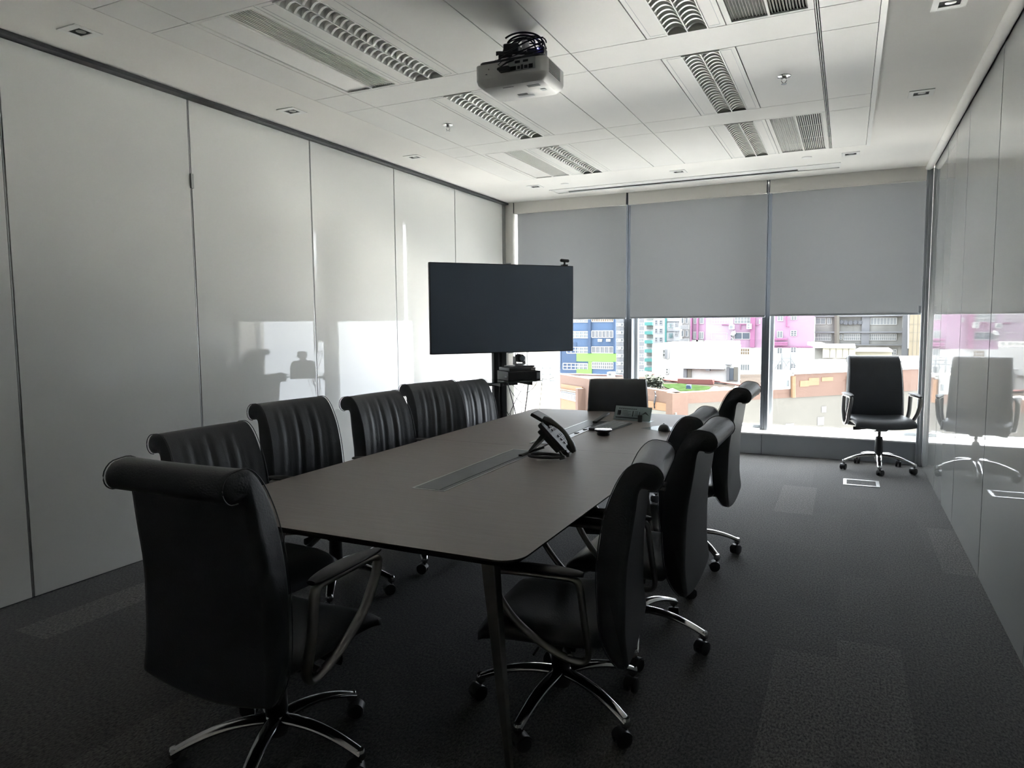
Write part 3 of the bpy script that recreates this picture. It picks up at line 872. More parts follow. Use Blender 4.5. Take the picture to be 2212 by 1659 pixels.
# handset on the near side
hs = B(); pts = [MT @ Vector((-.205 + .215 * u, -.068, .020 + .030 * sin(pi * u))) for u in [i / 12 for i in range(13)]]
rr = [.020, .026, .026, .020, .017, .016, .016, .016, .017, .020, .026, .026, .019]
hs.tube(pts, rr, 12, ell=(1.05, .62), upv=(MT.to_3x3() @ Vector((0, 0, 1))))
for u in (.10, .90):
    p = MT @ Vector((-.205 + .215 * u, -.068, .012)); q = MT @ Vector((-.205 + .215 * u, -.068, .030)); hs.cyl(p, q, .024, .022, 16)
hs.build('handset', M_plastic, ph)
b = B(); b.box(-.18, -.04, -.066, -.020, -.0225 - .03, -.022, MT); b.build('cradle', M_plasticg, ph, bevel=.006)
st = B(); st.prism([(-.115, 0), (-.105, 0), (-.01, .095), (-.035, .105)], -.07, .07, 'y'); st.build('stand', M_plasticg, ph, bevel=.003)
for yy in (-.07, .07):
    ft = B(); ft.cyl((.095, yy, 0), (.095, yy, .015), .009); ft.build('foot', M_plastic, ph)
cpts = []
for i in range(70):
    u = i / 69; a = -.6 + u * 6.6
    cx, cy = .015 + .085 * cos(a), -.155 + .05 * sin(a)
    cpts.append((cx, cy, .012 + .006 * u))
cd = B(); cd.tube(cpts, .0075, 8); cd.tube([cpts[-1], (.07, -.12, .03), (.09, -.085, .03)], .006, 8); cd.build('coiled_cord', M_plastic, ph)
# cables from the hatch to the phone
cb = B()
cb.tube([(-1.62, 3.70, TZ + .005), (-1.60, 3.85, TZ + .02), (-1.57, 3.95, TZ + .045), (-1.53, 3.87, TZ + .055), (-1.50, 3.76, TZ + .05)], .004, 8)
cb.tube([(-1.63, 3.52, TZ + .006), (-1.60, 3.62, TZ + .018), (-1.56, 3.68, TZ + .03)], .010, 8, ell=(1.6, .6))
tag(cb.build('phone_cable', M_plastic), 'black cable running from the near cable hatch up to the desk phone', 'cable')

# --- speaker puck, keyboard, mouse, mat, card holder
pk = thing('conference_puck', 'low round black speaker puck with a bright rim, on the table before the keyboard', 'speaker', (-1.44, 4.42, TZ))
B().lathe([(0, 0), (.040, 0), (.044, .006), (.042, .022), (.054, .028), (.056, .034), (.050, .037), (0, .037)], seg=32).build('body', M_plastic, pk)
B().lathe([(.046, .0365), (.055, .0350), (.0575, .0375), (.055, .040), (.046, .0395)], seg=32).build('rim', M_chrome, pk)
kb = thing('keyboard', 'slim grey keyboard lying along the table by the open hatch', 'keyboard', (-1.50, 4.78, TZ), D(84))
b = B(); b.prism([(-.075, .002), (.075, .002), (.075, .018), (-.075, .008)], -.215, .215, 'x'); b.build('case', M_plasticg, kb, bevel=.002)
b = B()
for r in range(6):
    for k in range(16):
        x = -.205 + k * .0255; y = -.066 + r * .0225; z = .0095 + (y + .075) / .15 * .0085
        b.box(x + .002, x + .0225, y + .002, y + .0195, z, z + .004)
b.build('keys', M_light_grey, kb, smooth=False)
ms = thing('computer_mouse', 'black computer mouse on a clear mat near the right table edge', 'mouse', (-1.115, 4.76, TZ + .003), D(20)); ms.scale = (1.25, 1.2, 1.2)
b = B(); vs = []; NN, K = 12, 16
for i in range(NN):
    v = i / (NN - 1); y = -.055 + .11 * v; wv = .033 * sin(pi * (v * .96 + .02)) ** .45; hh = .036 * sin(pi * (v * .9 + .05)) ** .6
    for k in range(K):
        an = pi * k / (K - 1); vs.append((wv * cos(an), y, max(.0, hh * sin(an))))
fs = [(i * K + k, (i + 1) * K + k, (i + 1) * K + k + 1, i * K + k + 1) for i in range(NN - 1) for k in range(K - 1)]
fs += [(i * K, i * K + K - 1, (i + 1) * K + K - 1, (i + 1) * K) for i in range(NN - 1)]
fs += [tuple(range(K)), tuple((NN - 1) * K + k for k in range(K))[::-1]]
b.add(vs, fs); b.build('shell', M_plastic, ms, sharp=60)
b = B(); b.cyl((-.004, .026, .031), (.004, .026, .031), .006, seg=12); b.build('wheel', M_plasticg, ms)
mp_ = B(); mp_.box(-.11, .11, -.10, .10, 0, .0025)
o = mp_.build('desk_mat', M_clear, loc=(-1.145, 4.84, TZ + .0002), rot=(0, 0, D(-28))); tag(o, 'small clear glass mat under the computer mouse', 'mat')
ch = thing('card_holder', 'clear acrylic holder with a printed notice, standing at the far end of the table', 'sign holder', (-1.455, 5.14, TZ), D(-10))
MH = Matrix.Rotation(-D(22), 4, 'X')
b = B(); b.box(-.155, .155, -.0015, .0015, .0, .120, MH); b.box(-.155, .155, -.002, .07, 0, .003); b.build('holder', M_clear, ch)
b = B(); b.box(-.150, .150, .002, .003, .006, .114, MH); b.build('notice', M_paper, ch)
b = B(); b.box(-.125, -.098, -.0022, -.0016, .040, .078, MH)
for k in range(5): b.box(-.085, -.085 + (.06, .075, .05, .07, .04)[k], -.0022, -.0016, .042 + k * .009, .044 + k * .009, MH)
b.box(.0, .008, -.0022, -.0016, .035, .078, MH)
for k in range(4): b.box(.018, .045, -.0022, -.0016, .042 + k * .010, .045 + k * .010, MH)
for k in range(9): b.box(-.118 + k * .017, -.106 + k * .017, -.0022, -.0016, .090, .096, MH)
b.box(.055, .060, -.0022, -.0016, .045, .075, MH); b.box(-.135, .06, -.0022, -.0016, .018, .026, MH)
b.prism([(.075, .052), (.105, .078), (.140, .046), (.105, .062)], -.0022, -.0016, 'y', MH)
b.build('print', M_plasticg, ch, smooth=False)
b = B(); b.cyl((.075, -.028, .0), (.075, -.028, .05), .017, seg=16); tag(b.build('pen_cup', M_plastic, loc=(-1.455, 5.14, TZ)), 'small black cylinder standing against the notice holder', 'cup')
b = B(); b.tube([(-1.655, 5.00, TZ + .006), (-1.635, 5.10, TZ + .022), (-1.61, 5.25, TZ + .05)], [.006, .008, .006], 10)
b.build('remote_body', M_plastic) if False else None
rm = B(); rm.box(-.018, .018, -.13, .13, 0, .014, Matrix.Rotation(D(8), 4, 'X')); tag(rm.build('remote_control', M_plastic, bevel=.005, loc=(-1.655, 4.93 + .10, TZ + .022), rot=(0, 0, D(-4))), 'slim black remote propped on the far end of the open hatch', 'remote')
rm.v and None

# ================================================================== TELEVISION ON ITS CART
tvr = Vector((.656, .755, 0)); tvc = Vector((-2.885, 5.868, 0)); tva = math.atan2(.755, .656)
# cart: local x along the screen, local -y towards the table
ct = thing('tv_cart', 'black wheeled screen cart with twin columns and a glass shelf, behind the left chairs', 'tv stand', (-2.885, 5.868, 0), tva)
b = B()
for x in (-.075, .0): b.box(x, x + .055, .05, .11, .10, 1.75)
b.box(-.075, .055, .06, .10, .10, 1.70)
b.build('column', M_plastic, ct, bevel=.004)
b = B(); b.box(-.45, .45, .05, .11, .07, .11); 
for x in (-.42, .36): b.box(x, x + .06, -.30, .40, .07, .10)
b.build('base', M_plastic, ct, bevel=.006)
for (x, y) in ((-.39, -.27), (.39, -.27), (-.39, .37), (.39, .37)):
    cw = B(); cw.cyl((x - .012, y, .033), (x + .012, y, .033), .033); cw.cyl((x, y, .035), (x, y, .075), .009); cw.build('caster', M_plasticg, ct)
b = B(); b.box(-.30, .30, .0, .04, 1.35, 1.41); b.box(-.30, .30, .0, .04, 1.80, 1.86) ; b.box(-.20, -.15, .0, .045, 1.30, 1.92); b.box(.15, .20, .0, .045, 1.30, 1.92); b.box(-.08, .06, .03, .06, 1.30, 1.75)
b.build('bracket', M_plastic, ct, bevel=.003)
# the shelf projects towards the table
SZ = .955
b = B(); b.prism([(-.42, -.28), (-.30, -.36), (.16, -.36), (.26, -.30), (.26, .03), (-.42, .03)], SZ, SZ + .008, 'z'); b.build('shelf', mat('smoked_glass', (.05, .07, .07), .08, spec=.6), ct, bevel=.001, seg=1)
b = B(); b.box(-.16, -.13, -.30, .06, SZ - .035, SZ - .001); b.box(.13, .16, -.30, .06, SZ - .035, SZ - .001); b.box(-.16, .16, .03, .06, SZ - .06, SZ - .001); b.build('shelf_bracket', M_plastic, ct, bevel=.003)
tv = thing('television', 'large flat black television, switched off, on the cart by the window', 'tv', (-2.885, 5.868, 1.206), tva)
b = B(); b.box(-.715, .715, -.045, -.008, 0, .812); b.build('casing', M_plastic, tv, bevel=.004)
b = B(); b.box(-.708, .708, -.0465, -.0452, .010, .805); b.build('screen', M_screen, tv)
b = B(); b.box(-.35, .35, -.008, .004, .10, .55); b.build('rear_hump', M_plastic, tv, bevel=.004)
b = B(); b.box(.03, .075, -.046, -.044, -.006, .004); b.build('badge', M_alu, tv)
b = B(); b.box(.025, .065, -.05, -.02, .812, .822); b.build('sensor_tab', M_alupaint, tv, bevel=.002)
wc = thing('webcam', 'small black webcam clipped on the top right of the television', 'camera', (-2.885, 5.868, 1.206 + .812), tva)
b = B(); b.tube([(.585, -.03, .050), (.592, -.03, .050), (.668, -.03, .046), (.675, -.03, .046)], [.010, .016, .016, .010], 14); b.build('body', M_plastic, wc)
b = B(); b.box(.60, .655, -.05, -.005, .0, .012); b.cyl((.628, -.03, .01), (.628, -.03, .035), .010); b.build('clip', M_plastic, wc, bevel=.001, seg=1)
def cart_pt(x, y, z):
    a = tva; return (-2.885 + x * cos(a) - y * sin(a), 5.868 + x * sin(a) + y * cos(a), z)
# equipment on the shelf
eq = thing('codec_box', 'black conferencing box on the cart shelf below the television', 'electronics', cart_pt(.08, -.17, SZ + .008), tva)
b = B(); b.box(-.16, .16, -.13, .13, 0, .085); b.build('case', M_plastic, eq, bevel=.005)
b = B(); b.box(.12, .155, -.1315, -.13, .012, .07); b.build('front_plate', M_light_grey, eq)
b = B(); b.box(-.1615, -.16, -.10, -.05, .03, .045); b.build('sticker', M_light_grey, eq)
e2 = thing('media_player', 'slim dark metal box with a small light, on top of the conferencing box', 'electronics', cart_pt(.065, -.17, SZ + .093), tva)
b = B(); b.box(-.13, .13, -.12, .12, 0, .030); b.build('case', M_plasticg, e2, bevel=.003)
b = B(); b.box(.085, .12, -.1212, -.12, .008, .022); b.build('button_panel', M_light_grey, e2)
vc = thing('ptz_camera', 'grey and black swivelling video camera on top of the slim box, under the television', 'camera', cart_pt(.085, -.17, SZ + .123), tva + .15)
b = B(); b.box(-.11, .11, -.09, .09, 0, .016); b.build('base_plate', M_plasticg, vc, bevel=.004)
b = B(); b.lathe([(0, .016), (.04, .016), (.045, .022), (.036, .028), (0, .028)], seg=24); b.box(-.058, -.046, -.02, .02, .024, .10); b.box(.046, .060, -.022, .022, .024, .10); b.box(-.05, .05, -.02, .02, .022, .034); b.build('yoke', M_light_grey, vc, bevel=.005)
b = B(); b.tube([(0, -.05, .082), (0, -.04, .082), (0, .02, .082), (0, .045, .082)], [.030, .038, .038, .025], 22); b.build('head', M_plastic, vc)
b = B(); b.cyl((0, -.056, .082), (0, -.050, .082), .024, seg=20); b.build('lens', M_screen, vc)
# cable tangle below the shelf
ca = B(); rnd = random.Random(5)
def hang(p, q, sag, r=.0032, n=14, wob=.03):
    P0, P1 = Vector(cart_pt(*p)), Vector(cart_pt(*q)); pts = []
    wx, wy = rnd.uniform(-wob, wob), rnd.uniform(-wob, wob)
    for i in range(n):
        u = i / (n - 1); s_ = sin(pi * u); pts.append(P0.lerp(P1, u) + Vector((wx * s_, wy * s_, -sag * 4 * u * (1 - u))))
    ca.tube(pts, r, 6)
hang((.05, -.05, .93), (.30, -.10, .93), .10); hang((.02, -.05, .93), (.22, .05, .12), .03, .0045); hang((.22, -.08, .93), (.10, .08, .12), .02, .004)
hang((.18, -.1, .93), (.08, .05, .62), .04); hang((.10, .08, .62), (.03, .08, .70), .06); hang((.26, .0, .93), (.12, .05, .12), .05)
hang((.03, .0, .93), (.20, .02, .72), .02); hang((.20, .02, .72), (.13, .08, .11), .03); hang((.33, -.15, .96), (.36, .1, .10), .0, .003, wob=.0)
hang((.14, .04, 1.20), (.13, -.03, .975), .0, .004, wob=.01); hang((.16, .03, 1.20), (.155, -.03, .975), .0, .003, wob=.02)
hang((.62, .02, 1.21), (.55, -.05, .99), .03, .002); hang((.55, -.05, .99), (.30, -.22, .966), .02, .002)
tag(ca.build('cable_tangle', M_plastic), 'tangle of thin black cables hanging under and over the cart shelf', 'cables')

# ================================================================== PROJECTOR
PJ, PJS = (-1.590, 3.47, 2.692), 1.10
pj = thing('projector', 'white ceiling projector hanging upside down over the table', 'projector', PJ, D(2))
b = B(); b.prism(rounded(-.178, .178, -.135, .135, .03, ('ne', 'nw', 'se', 'sw')), .035, .100, 'z')
# dished lower shell
poly0 = rounded(-.178, .178, -.135, .135, .03, ('ne', 'nw', 'se', 'sw')); n = len(poly0)
vs = [(x, y, .0352) for (x, y) in poly0] + [(x * .97, y * .96, .018) for (x, y) in poly0] + [(x * .86, y * .82, .0) for (x, y) in poly0]
fs = [(r * n + i, (r + 1) * n + i, (r + 1) * n + (i + 1) % n, r * n + (i + 1) % n) for r in range(2) for i in range(n)] + [tuple(2 * n + i for i in range(n))[::-1]]
b.add(vs, [f[::-1] for f in fs]); b.build('shell', M_proj, pj, sharp=40)
b = B(); b.prism(rounded(-.165, .15, -.12, .12, .03, ('ne', 'nw', 'se', 'sw')), .100, .118, 'z'); b.build('top_cover', M_plasticg, pj, bevel=.003)
b = B(); b.box(-.005, .130, -.1375, -.135, .048, .100); b.build('port_recess', mat('port_panel', (.34, .35, .36), .5), pj)
b = B()
for (x0, x1, z0, z1) in ((.0, .035, .052, .070), (.042, .055, .055, .068), (.060, .070, .052, .072), (.076, .092, .054, .068), (.098, .118, .052, .070), (.03, .055, .082, .092), (.07, .095, .082, .092)): b.box(x0, x1, -.139, -.1375, z0, z1)
b.cyl((-.055, -.136, .070), (-.055, -.132, .070), .007, seg=14); b.box(-.105, -.102, -.1365, -.135, .072, .078); b.box(-.12, -.112, -.1365, -.135, .052, .055)
b.build('sockets', M_plastic, pj)
b = B()
for k in range(9): b.box(.178, .1792, -.09, .06, .040 + k * .0065, .0425 + k * .0065)
b.build('side_louvre', M_plastic, pj, smooth=False)
for (xa_, xb_, ya_, yb_) in ((.06, .12, -.07, -.045), (-.055, 0, -.085, -.082), (-.03, .02, .03, .045)): B().box(xa_, xb_, ya_, yb_, -.0012, .0004).build('underside_slot', M_plasticg, pj)
b = B(); b.box(-.04, .045, .052, .080, -.0014, -.001); b.build('label', M_paper, pj)
b = B(); b.box(.10, .125, .0, .03, -.0014, -.001); b.build('label', M_paper, pj)
for (fx_, fy_) in ((-.13, .0), (.13, .08)):
    b = B(); b.cyl((fx_, fy_, .118), (fx_, fy_, .135), .012); b.build('foot', M_plastic, pj)
pj.scale = (PJS,) * 3
mt = thing('projector_mount', 'white ceiling pole and bracket holding the projector', 'projector mount', PJ)
b = B(); b.cyl((0, .06, .16), (0, .06, (H - PJ[2]) / PJS), .019); b.lathe([(0, 0), (.034, 0), (.034, -.004), (.024, -.010), (0, -.010)], (0, .06, (H - PJ[2]) / PJS), 24); b.build('pole', M_white, mt)
b = B(); b.box(-.115, .085, -.05, -.03, .128, .150); b.box(-.115, .085, .10, .12, .128, .150); b.box(-.115, -.09, -.05, .12, .128, .150); b.box(.06, .085, -.05, .12, .128, .150); b.box(-.03, .03, -.03, .14, .150, .168); b.build('bracket', M_proj, mt, bevel=.003)
mt.scale = (PJS,) * 3
pb = thing('power_brick', 'black adapters strapped on top of the projector bracket', 'adapter', PJ)
b = B(); b.box(-.11, -.04, -.02, .04, .151, .195); b.box(-.075, -.0, -.04, .02, .168, .215, Matrix.Rotation(.2, 4, 'Z')); b.build('adapter', M_plastic, pb, bevel=.006)
b = B(); b.box(.04, .125, -.03, .03, .155, .185, Matrix.Rotation(.15, 4, 'Z')); b.build('converter', M_plastic, pb, bevel=.004)
b = B(); b.cyl((.10, -.022, .176), (.10, -.025, .176), .0022, seg=8); b.build('indicator', M_led, pb)
pb.scale = (PJS,) * 3
pc = B(); rnd = random.Random(11)
for k in range(9):
    r_ = rnd.uniform(.07, .115); cx, cz = rnd.uniform(.0, .05), rnd.uniform(.17, .20); yy = rnd.uniform(-.06, .05); a0 = rnd.uniform(-.4, .3); a1 = rnd.uniform(2.4, 3.6)
    pts = [(cx + r_ * cos(a0 + (a1 - a0) * i / 20), yy + .03 * sin(3 * i / 20 + k), cz + .62 * r_ * sin(a0 + (a1 - a0) * i / 20)) for i in range(21)]
    pc.tube(pts, rnd.uniform(.0028, .0048), 6)
for k in range(5):
    z0 = .13 + .012 * k
    pts = [(-.09 + .24 * u, -.075 - .02 * sin(pi * u), z0 + .02 * sin(4 * u + k)) for u in [i / 12 for i in range(13)]]; pc.tube(pts, .0038, 6)
pc.tube([(.10, -.07, .14), (.05, -.12, .11), (.0, -.155, .085), (-.03, -.165, .065), (.0, -.15, .055)], .0045, 6)
pc.tube([(.12, -.05, .17), (.06, -.10, .14), (-.02, -.15, .10), (-.04, -.16, .08), (-.02, -.15, .066)], .0022, 6)
pc.box(-.035, .012, -.165, -.139, .048, .068)
pco = pc.build('cable_bundle', M_plastic, loc=PJ); pco.scale = (PJS,) * 3
tag(pco, 'looped bundle of black cables on top of the projector', 'cables')

# ================================================================== FLOOR BOX
fb_ = thing('floor_box', 'metal framed floor socket hatch in the carpet before the lone chair', 'floor box', (.155, 7.05, 0))
b = B(); b.box(-.148, -.120, -.130, .130, 0, .005); b.box(.120, .148, -.130, .130, 0, .005); b.box(-.120, .120, -.130, -.104, 0, .005); b.box(-.120, .120, .104, .130, 0, .005)
b.build('frame', mat('brushed_steel', (.70, .70, .70), .28, metal=.6), fb_, bevel=.001, seg=1)
b = B(); b.box(-.119, .119, -.103, .103, 0.0005, .003); b.build('carpet_insert', M_carpet, fb_)

# ================================================================== OUTSIDE
EK = .172      # dims the outdoor paint colours so the exposure for the room does not clip them
def ex(name, c, rough=.85): return mat('ext_' + name, tuple(min(.9, q * EK) for q in c), rough, spec=.2, noise=(.5, .06))
E_white = mat('ext_white', (.28, .28, .275), .85, spec=.2, noise=(.5, .03))
E_cream = mat('ext_cream', (.28, .265, .21), .85, spec=.2, noise=(.5, .03))
E_pink = ex('pink', (1.0, .64, .90)); E_pinkd = ex('dark_pink', (.82, .34, .62)); E_pinkl = ex('light_pink', (1.1, .86, 1.05))
E_blue = ex('blue', (.22, .36, .62)); E_blue2 = ex('blue_grey', (.16, .26, .46)); E_green = ex('green', (.52, 1.15, .26))
E_grey = ex('grey', (.58, .60, .64)); E_teal = ex('teal', (.30, .86, .80)); E_brown = ex('brown', (.50, .32, .25)); E_orange = ex('orange', (.85, .50, .30))
E_beige = ex('beige', (.50, .47, .41)); E_tan = ex('tan', (.68, .58, .42)); E_dkgl = mat('ext_dark_glass', (.025, .035, .05), .25, spec=.5)
E_glass = mat('ext_glass', (.085, .095, .10), .3, spec=.5); E_frame = mat('ext_frame', (.23, .23, .225), .6); E_tanw = ex('tan_window', (.65, .48, .30))
E_roof = mat('ext_roof', (.019, .0165, .015), .9, spec=0.0, noise=(.3, .2)); E_grass = mat('ext_grass', (.009, .0155, .006), .95, spec=0.0, noise=(2, .35)); E_leaf = mat('ext_leaf', (.005, .008, .003), .9, noise=(6, .4))
E_red = ex('red', (.55, .22, .2)); E_conc = concrete_mat('ext_weathered', (.095, .094, .087), (.17, .169, .158), .35); E_bounce = mat('ext_podium', (.78, .77, .74), .9, noise=(.2, .05))
E_pane = mat('ext_pale_pane', (.15, .155, .15), .4, spec=.2)
E_dark = mat('ext_dark', (.03, .033, .04), .7); E_acw = mat('ext_ac', (.22, .22, .21), .6)

class Face:
    """a vertical wall plane: through P with unit direction u; pixel positions of the photograph are surveyed onto it"""
    def __init__(s, P, Q):
        s.P = Vector((P[0], P[1], 0)); u = Vector((Q[0] - P[0], Q[1] - P[1], 0)); u.normalize(); s.u = u
        n = Vector((-u.y, u.x, 0))
        if n.y < 0: n = -n
        s.n = n                                    # away from us
    def at(s, px, py):
        d = ray(px, py); t = s.n.dot(s.P - CAMP) / s.n.dot(d)
        q = CAMP + d * t
        return (s.u.dot(q - s.P), q.z)
    def mtx(s):
        return Matrix(((s.u.x, s.n.x, 0, s.P.x), (s.u.y, s.n.y, 0, s.P.y), (0, 0, 1, 0), (0, 0, 0, 1)))
    def rect(s, x0, y0, x1, y1):
        a, b_ = s.at((x0), (y0 + y1) / 2)[0], s.at((x1), (y0 + y1) / 2)[0]
        xm = (x0 + x1) / 2
        return min(a, b_), max(a, b_), s.at(xm, y1)[1], s.at(xm, y0)[1]
def FY(Y): return Face((0, Y), (10, Y))
def wall(f, rc, depth, name, m, parent, zlow=None, off=0.0):
    a, b_, z0, z1 = f.rect(*rc)
    if zlow is not None: z0 = zlow
    # wedge-shaped plots: the flank turned to us recedes behind the front
    Yf = f.P.y + off; k = (f.P.y + depth) / Yf
    a2 = a * k + .4 if a > 0 else a; b2 = b_ * k - .4 if b_ < 0 else b_
    if b2 < a2 + 1: b2 = a2 + 1 if a > 0 else b2; a2 = b2 - 1 if a <= 0 else a2
    return B().prism([(a, off), (b_, off), (b2, depth), (a2, depth)], z0, z1, 'z', f.mtx()).build(name, m, parent, smooth=False)
def window(f, rc, nx, ny, parent, fm=None, gm=None, bar=.07):
    a, b_, z0, z1 = f.rect(*rc); m = f.mtx(); b = B(); t = bar
    fm = fm or E_frame; gm = gm or E_glass
    for i in range(nx + 1): x = a + (b_ - a) * i / nx; b.box(x - t / 2, x + t / 2, -.10, .0, z0, z1, m)
    for j in range(ny + 1):
        z = z0 + (z1 - z0) * j / ny; b.box(a, b_, -.09, .0, z - t / 2, z + t / 2, m)
    o = b.build('window', fm, parent, smooth=False)
    B().box(a, b_, -.04, .0, z0, z1, m).build('pane', gm, o, smooth=False)
    return o
def panel(f, rc, m, parent, name='painted_panel', off=.03):
    a, b_, z0, z1 = f.rect(*rc)
    return B().box(a, b_, -off, .0, z0, z1, f.mtx()).build(name, m, parent, smooth=False)
def bar3(f, pts, r, m, parent, name='pipe', off=.15):
    mt_ = f.mtx(); P = [mt_ @ Vector((f.at(*p)[0], -off, f.at(*p)[1])) for p in pts]
    return B().tube(P, r, 6).build(name, m, parent)
def ac_unit(f, rc, lab, off=0.0, fans=1, grp='air conditioning units on the buildings outside'):
    a, b_, z0, z1 = f.rect(*rc); mt_ = f.mtx(); cx = (a + b_) / 2
    t = thing('air_conditioner', lab, 'air conditioner', mt_ @ Vector((cx, -off, z0)), math.atan2(f.u.y, f.u.x), grp)
    w_, h = (b_ - a) / 2, z1 - z0
    B().box(-w_, w_, -.45, -.12, 0, h).build('casing', E_acw, t, smooth=False)
    k = B()
    for i in range(fans):
        zc = h * (i + .5) / fans; r = min(w_ * .7, h / fans * .38)
        k.tube([(-w_ * .15, -.47, zc), (-w_ * .15, -.45, zc)], r, 16)
    k.build('fan_grille', E_glass, t)
    return t

# ground far below, and an unseen pale slab added to bounce sun onto the ceiling
o = struct(B().box(-150, 150, 9, 230, -26, -25).build('ground', mat('ext_street', (.26, .26, .26), .9)))
o = struct(B().box(-34, 34, 19.5, 28.5, -4.4, -3.4).build('bounce_slab', E_bounce))

# A. cream building close by on the left
fA = FY(24.0)
A = thing('cream_building', 'cream building with a white-barred window, seen below the television', 'building')
wall(fA, (900, 560, 1209.5, 960), 9, 'wall', E_cream, A, zlow=-25)
window(fA, (1106, 785, 1203, 824), 6, 3, A, fm=E_white, gm=E_pane)
bar3(fA, [(1136, 830), (1160, 831), (1185, 829), (1202, 826)], .02, E_beige, A)

# brown and orange building with a roof terrace
ZT = -2.0
p1, p2 = onz(1209, 810, ZT), onz(1459, 851, ZT)
pR = onz(1712, 838, ZT)
Bd = thing('brown_building', 'low brown and orange building with a roof terrace, below the window line', 'building')
f1 = Face(p1, p2); f2 = Face(p2, pR)
L1 = (p2 - p1).length
mt1 = f1.mtx(); mt2 = f2.mtx()
u1 = (Vector((p2.x, p2.y, 0)) - f1.P).length
B().box(-20, u1, 0, .4, -25, ZT + .05, mt1).build('wall', E_brown, Bd, smooth=False)
a_, b2, z0, z1 = f2.rect(1459, 851, 1712, 838)
zb = f2.at(1560, 867.5)[1]
B().box(0, f2.at(2040, 839)[0], 0, .4, zb, ZT + .05, mt2).build('parapet', E_brown, Bd, smooth=False)
B().box(-.02, f2.at(2040, 839)[0], .02, .5, -25, zb, mt2).build('wall', E_beige, Bd, smooth=False)
B().box(-.2, .7, -.05, .5, -25, ZT + .04, mt2).build('corner_pier', E_brown, Bd, smooth=False)
# roof slab of the terrace
back = 22
nn1, nn2, uu2 = Vector((f1.n.x, f1.n.y)), Vector((f2.n.x, f2.n.y)), Vector((f2.u.x, f2.u.y))
a1, a2_ = Vector((p1.x, p1.y)), Vector((p2.x, p2.y))
q = [a1 + nn1 * .3, a2_ + nn1 * .2 + nn2 * .2, a2_ + uu2 * 14 + nn2 * .3, a2_ + uu2 * 18 + nn2 * 13, a2_ + nn2 * 16 + nn1 * 2, a1 + nn1 * 5]
B().prism([(v.x, v.y) for v in q], ZT - .6, ZT - .45, 'z').build('roof_deck', E_roof, Bd, smooth=False)
# orange panels and window strip of the left face
def poly_on(f, pts, m, name, parent, off=.06):
    mt_ = f.mtx(); pl_ = [f.at(*p) for p in pts]
    b = B(); vs = [mt_ @ Vector((s_, -off, z)) for (s_, z) in pl_] + [mt_ @ Vector((s_, .0, z)) for (s_, z) in pl_]; n = len(pl_)
    b.add(vs, [tuple(range(n)), tuple(range(n, 2 * n))[::-1]] + [(i, (i + 1) % n, n + (i + 1) % n, n + i) for i in range(n)])
    return b.build(name, m, parent, smooth=False)
poly_on(f1, [(1214, 829), (1259, 836), (1259, 917), (1214, 917)], E_orange, 'painted_panel', Bd)
poly_on(f1, [(1213, 839), (1260, 847), (1260, 849), (1213, 841)], E_tan, 'ledge', Bd, .25)
poly_on(f1, [(1214, 843), (1258, 851), (1258, 870.5), (1214, 860.5)], E_dkgl, 'window', Bd, .08)
for k in range(17):
    x = 1214.5 + k * 2.6; d_ = (x - 1214) / 44.0
    poly_on(f1, [(x, 847 + 8.5 * d_), (x + 1.1, 847 + 8.5 * d_), (x + 1.1, 859 + 9.5 * d_), (x, 859 + 9.5 * d_)], E_white, 'grille_bar', Bd, .14)
for (ya, yb) in ((846.2, 855.2), (857.5, 867.8)):
    poly_on(f1, [(1214, ya), (1258, yb), (1258, yb + 1.2), (1214, ya + 1.2)], E_white, 'grille_rail', Bd, .15)
poly_on(f1, [(1259, 838), (1264, 839), (1264, 917), (1259, 917)], E_brown, 'downpipe_pier', Bd, .5)
poly_on(f1, [(1380, 862), (1455, 874), (1455, 890), (1380, 880)], E_orange, 'painted_panel', Bd)
poly_on(f1, [(1380, 880.5), (1462, 891.5), (1462, 930), (1380, 930)], E_conc, 'base_wall', Bd)
bar3(f1, [(1418.5, 845), (1420, 855), (1417, 870), (1417, 882)], .05, E_dark, Bd, 'cable', .1)
# taller right-hand part with white coping
b = B(); s0_, zz0 = f2.at(1713, 839); s1_, zz1 = f2.at(2040, 839)
zt = f2.at(1716, 808)[1]
B().prism([(s0_, -.05), (s1_, -.05), (s1_, 8), (s0_ + 9, 8)], zb, zt, 'z', mt2).build('upper_wall', E_brown, Bd, smooth=False)
B().prism([(s0_ - .1, -.15), (s1_, -.15), (s1_, 8.1), (s0_ + 9, 8.1)], zt, f2.at(1716, 802)[1], 'z', mt2).build('coping', E_white, Bd, smooth=False)
B().box(f2.at(1666, 838)[0], s0_ - .01, -.03, .6, f2.at(1690, 841)[1], f2.at(1690, 805)[1], mt2).build('stair_box', E_white, Bd, smooth=False)
B().box(f2.at(1664, 838)[0], f2.at(1722, 836)[0], -.3, 1.0, f2.at(1690, 805)[1] + .01, f2.at(1690, 802.5)[1], mt2).build('stair_roof', E_conc, Bd, smooth=False)
window(f2, (1694, 820, 1703, 836), 1, 1, Bd)
for rc in ((1726, 822, 1745, 835), (1745, 816, 1767, 832), (1773, 814.5, 1797, 823)): panel(f2, rc, E_orange, Bd, 'repair_patch', .08)
for rc in ((1775, 878, 1785, 891), (1766, 901, 1780, 918), (1697, 915, 1715, 927)): panel(f2, rc, E_white, Bd, 'pale_patch', .0)
for px in (1709, 1829): bar3(f2, [(px, 812), (px, 858)], .12, E_orange, Bd, 'downpipe', .15)
panel(f2, (1600, 851, 1712, 838 + 3), E_brown, Bd, 'coping_line', .02)

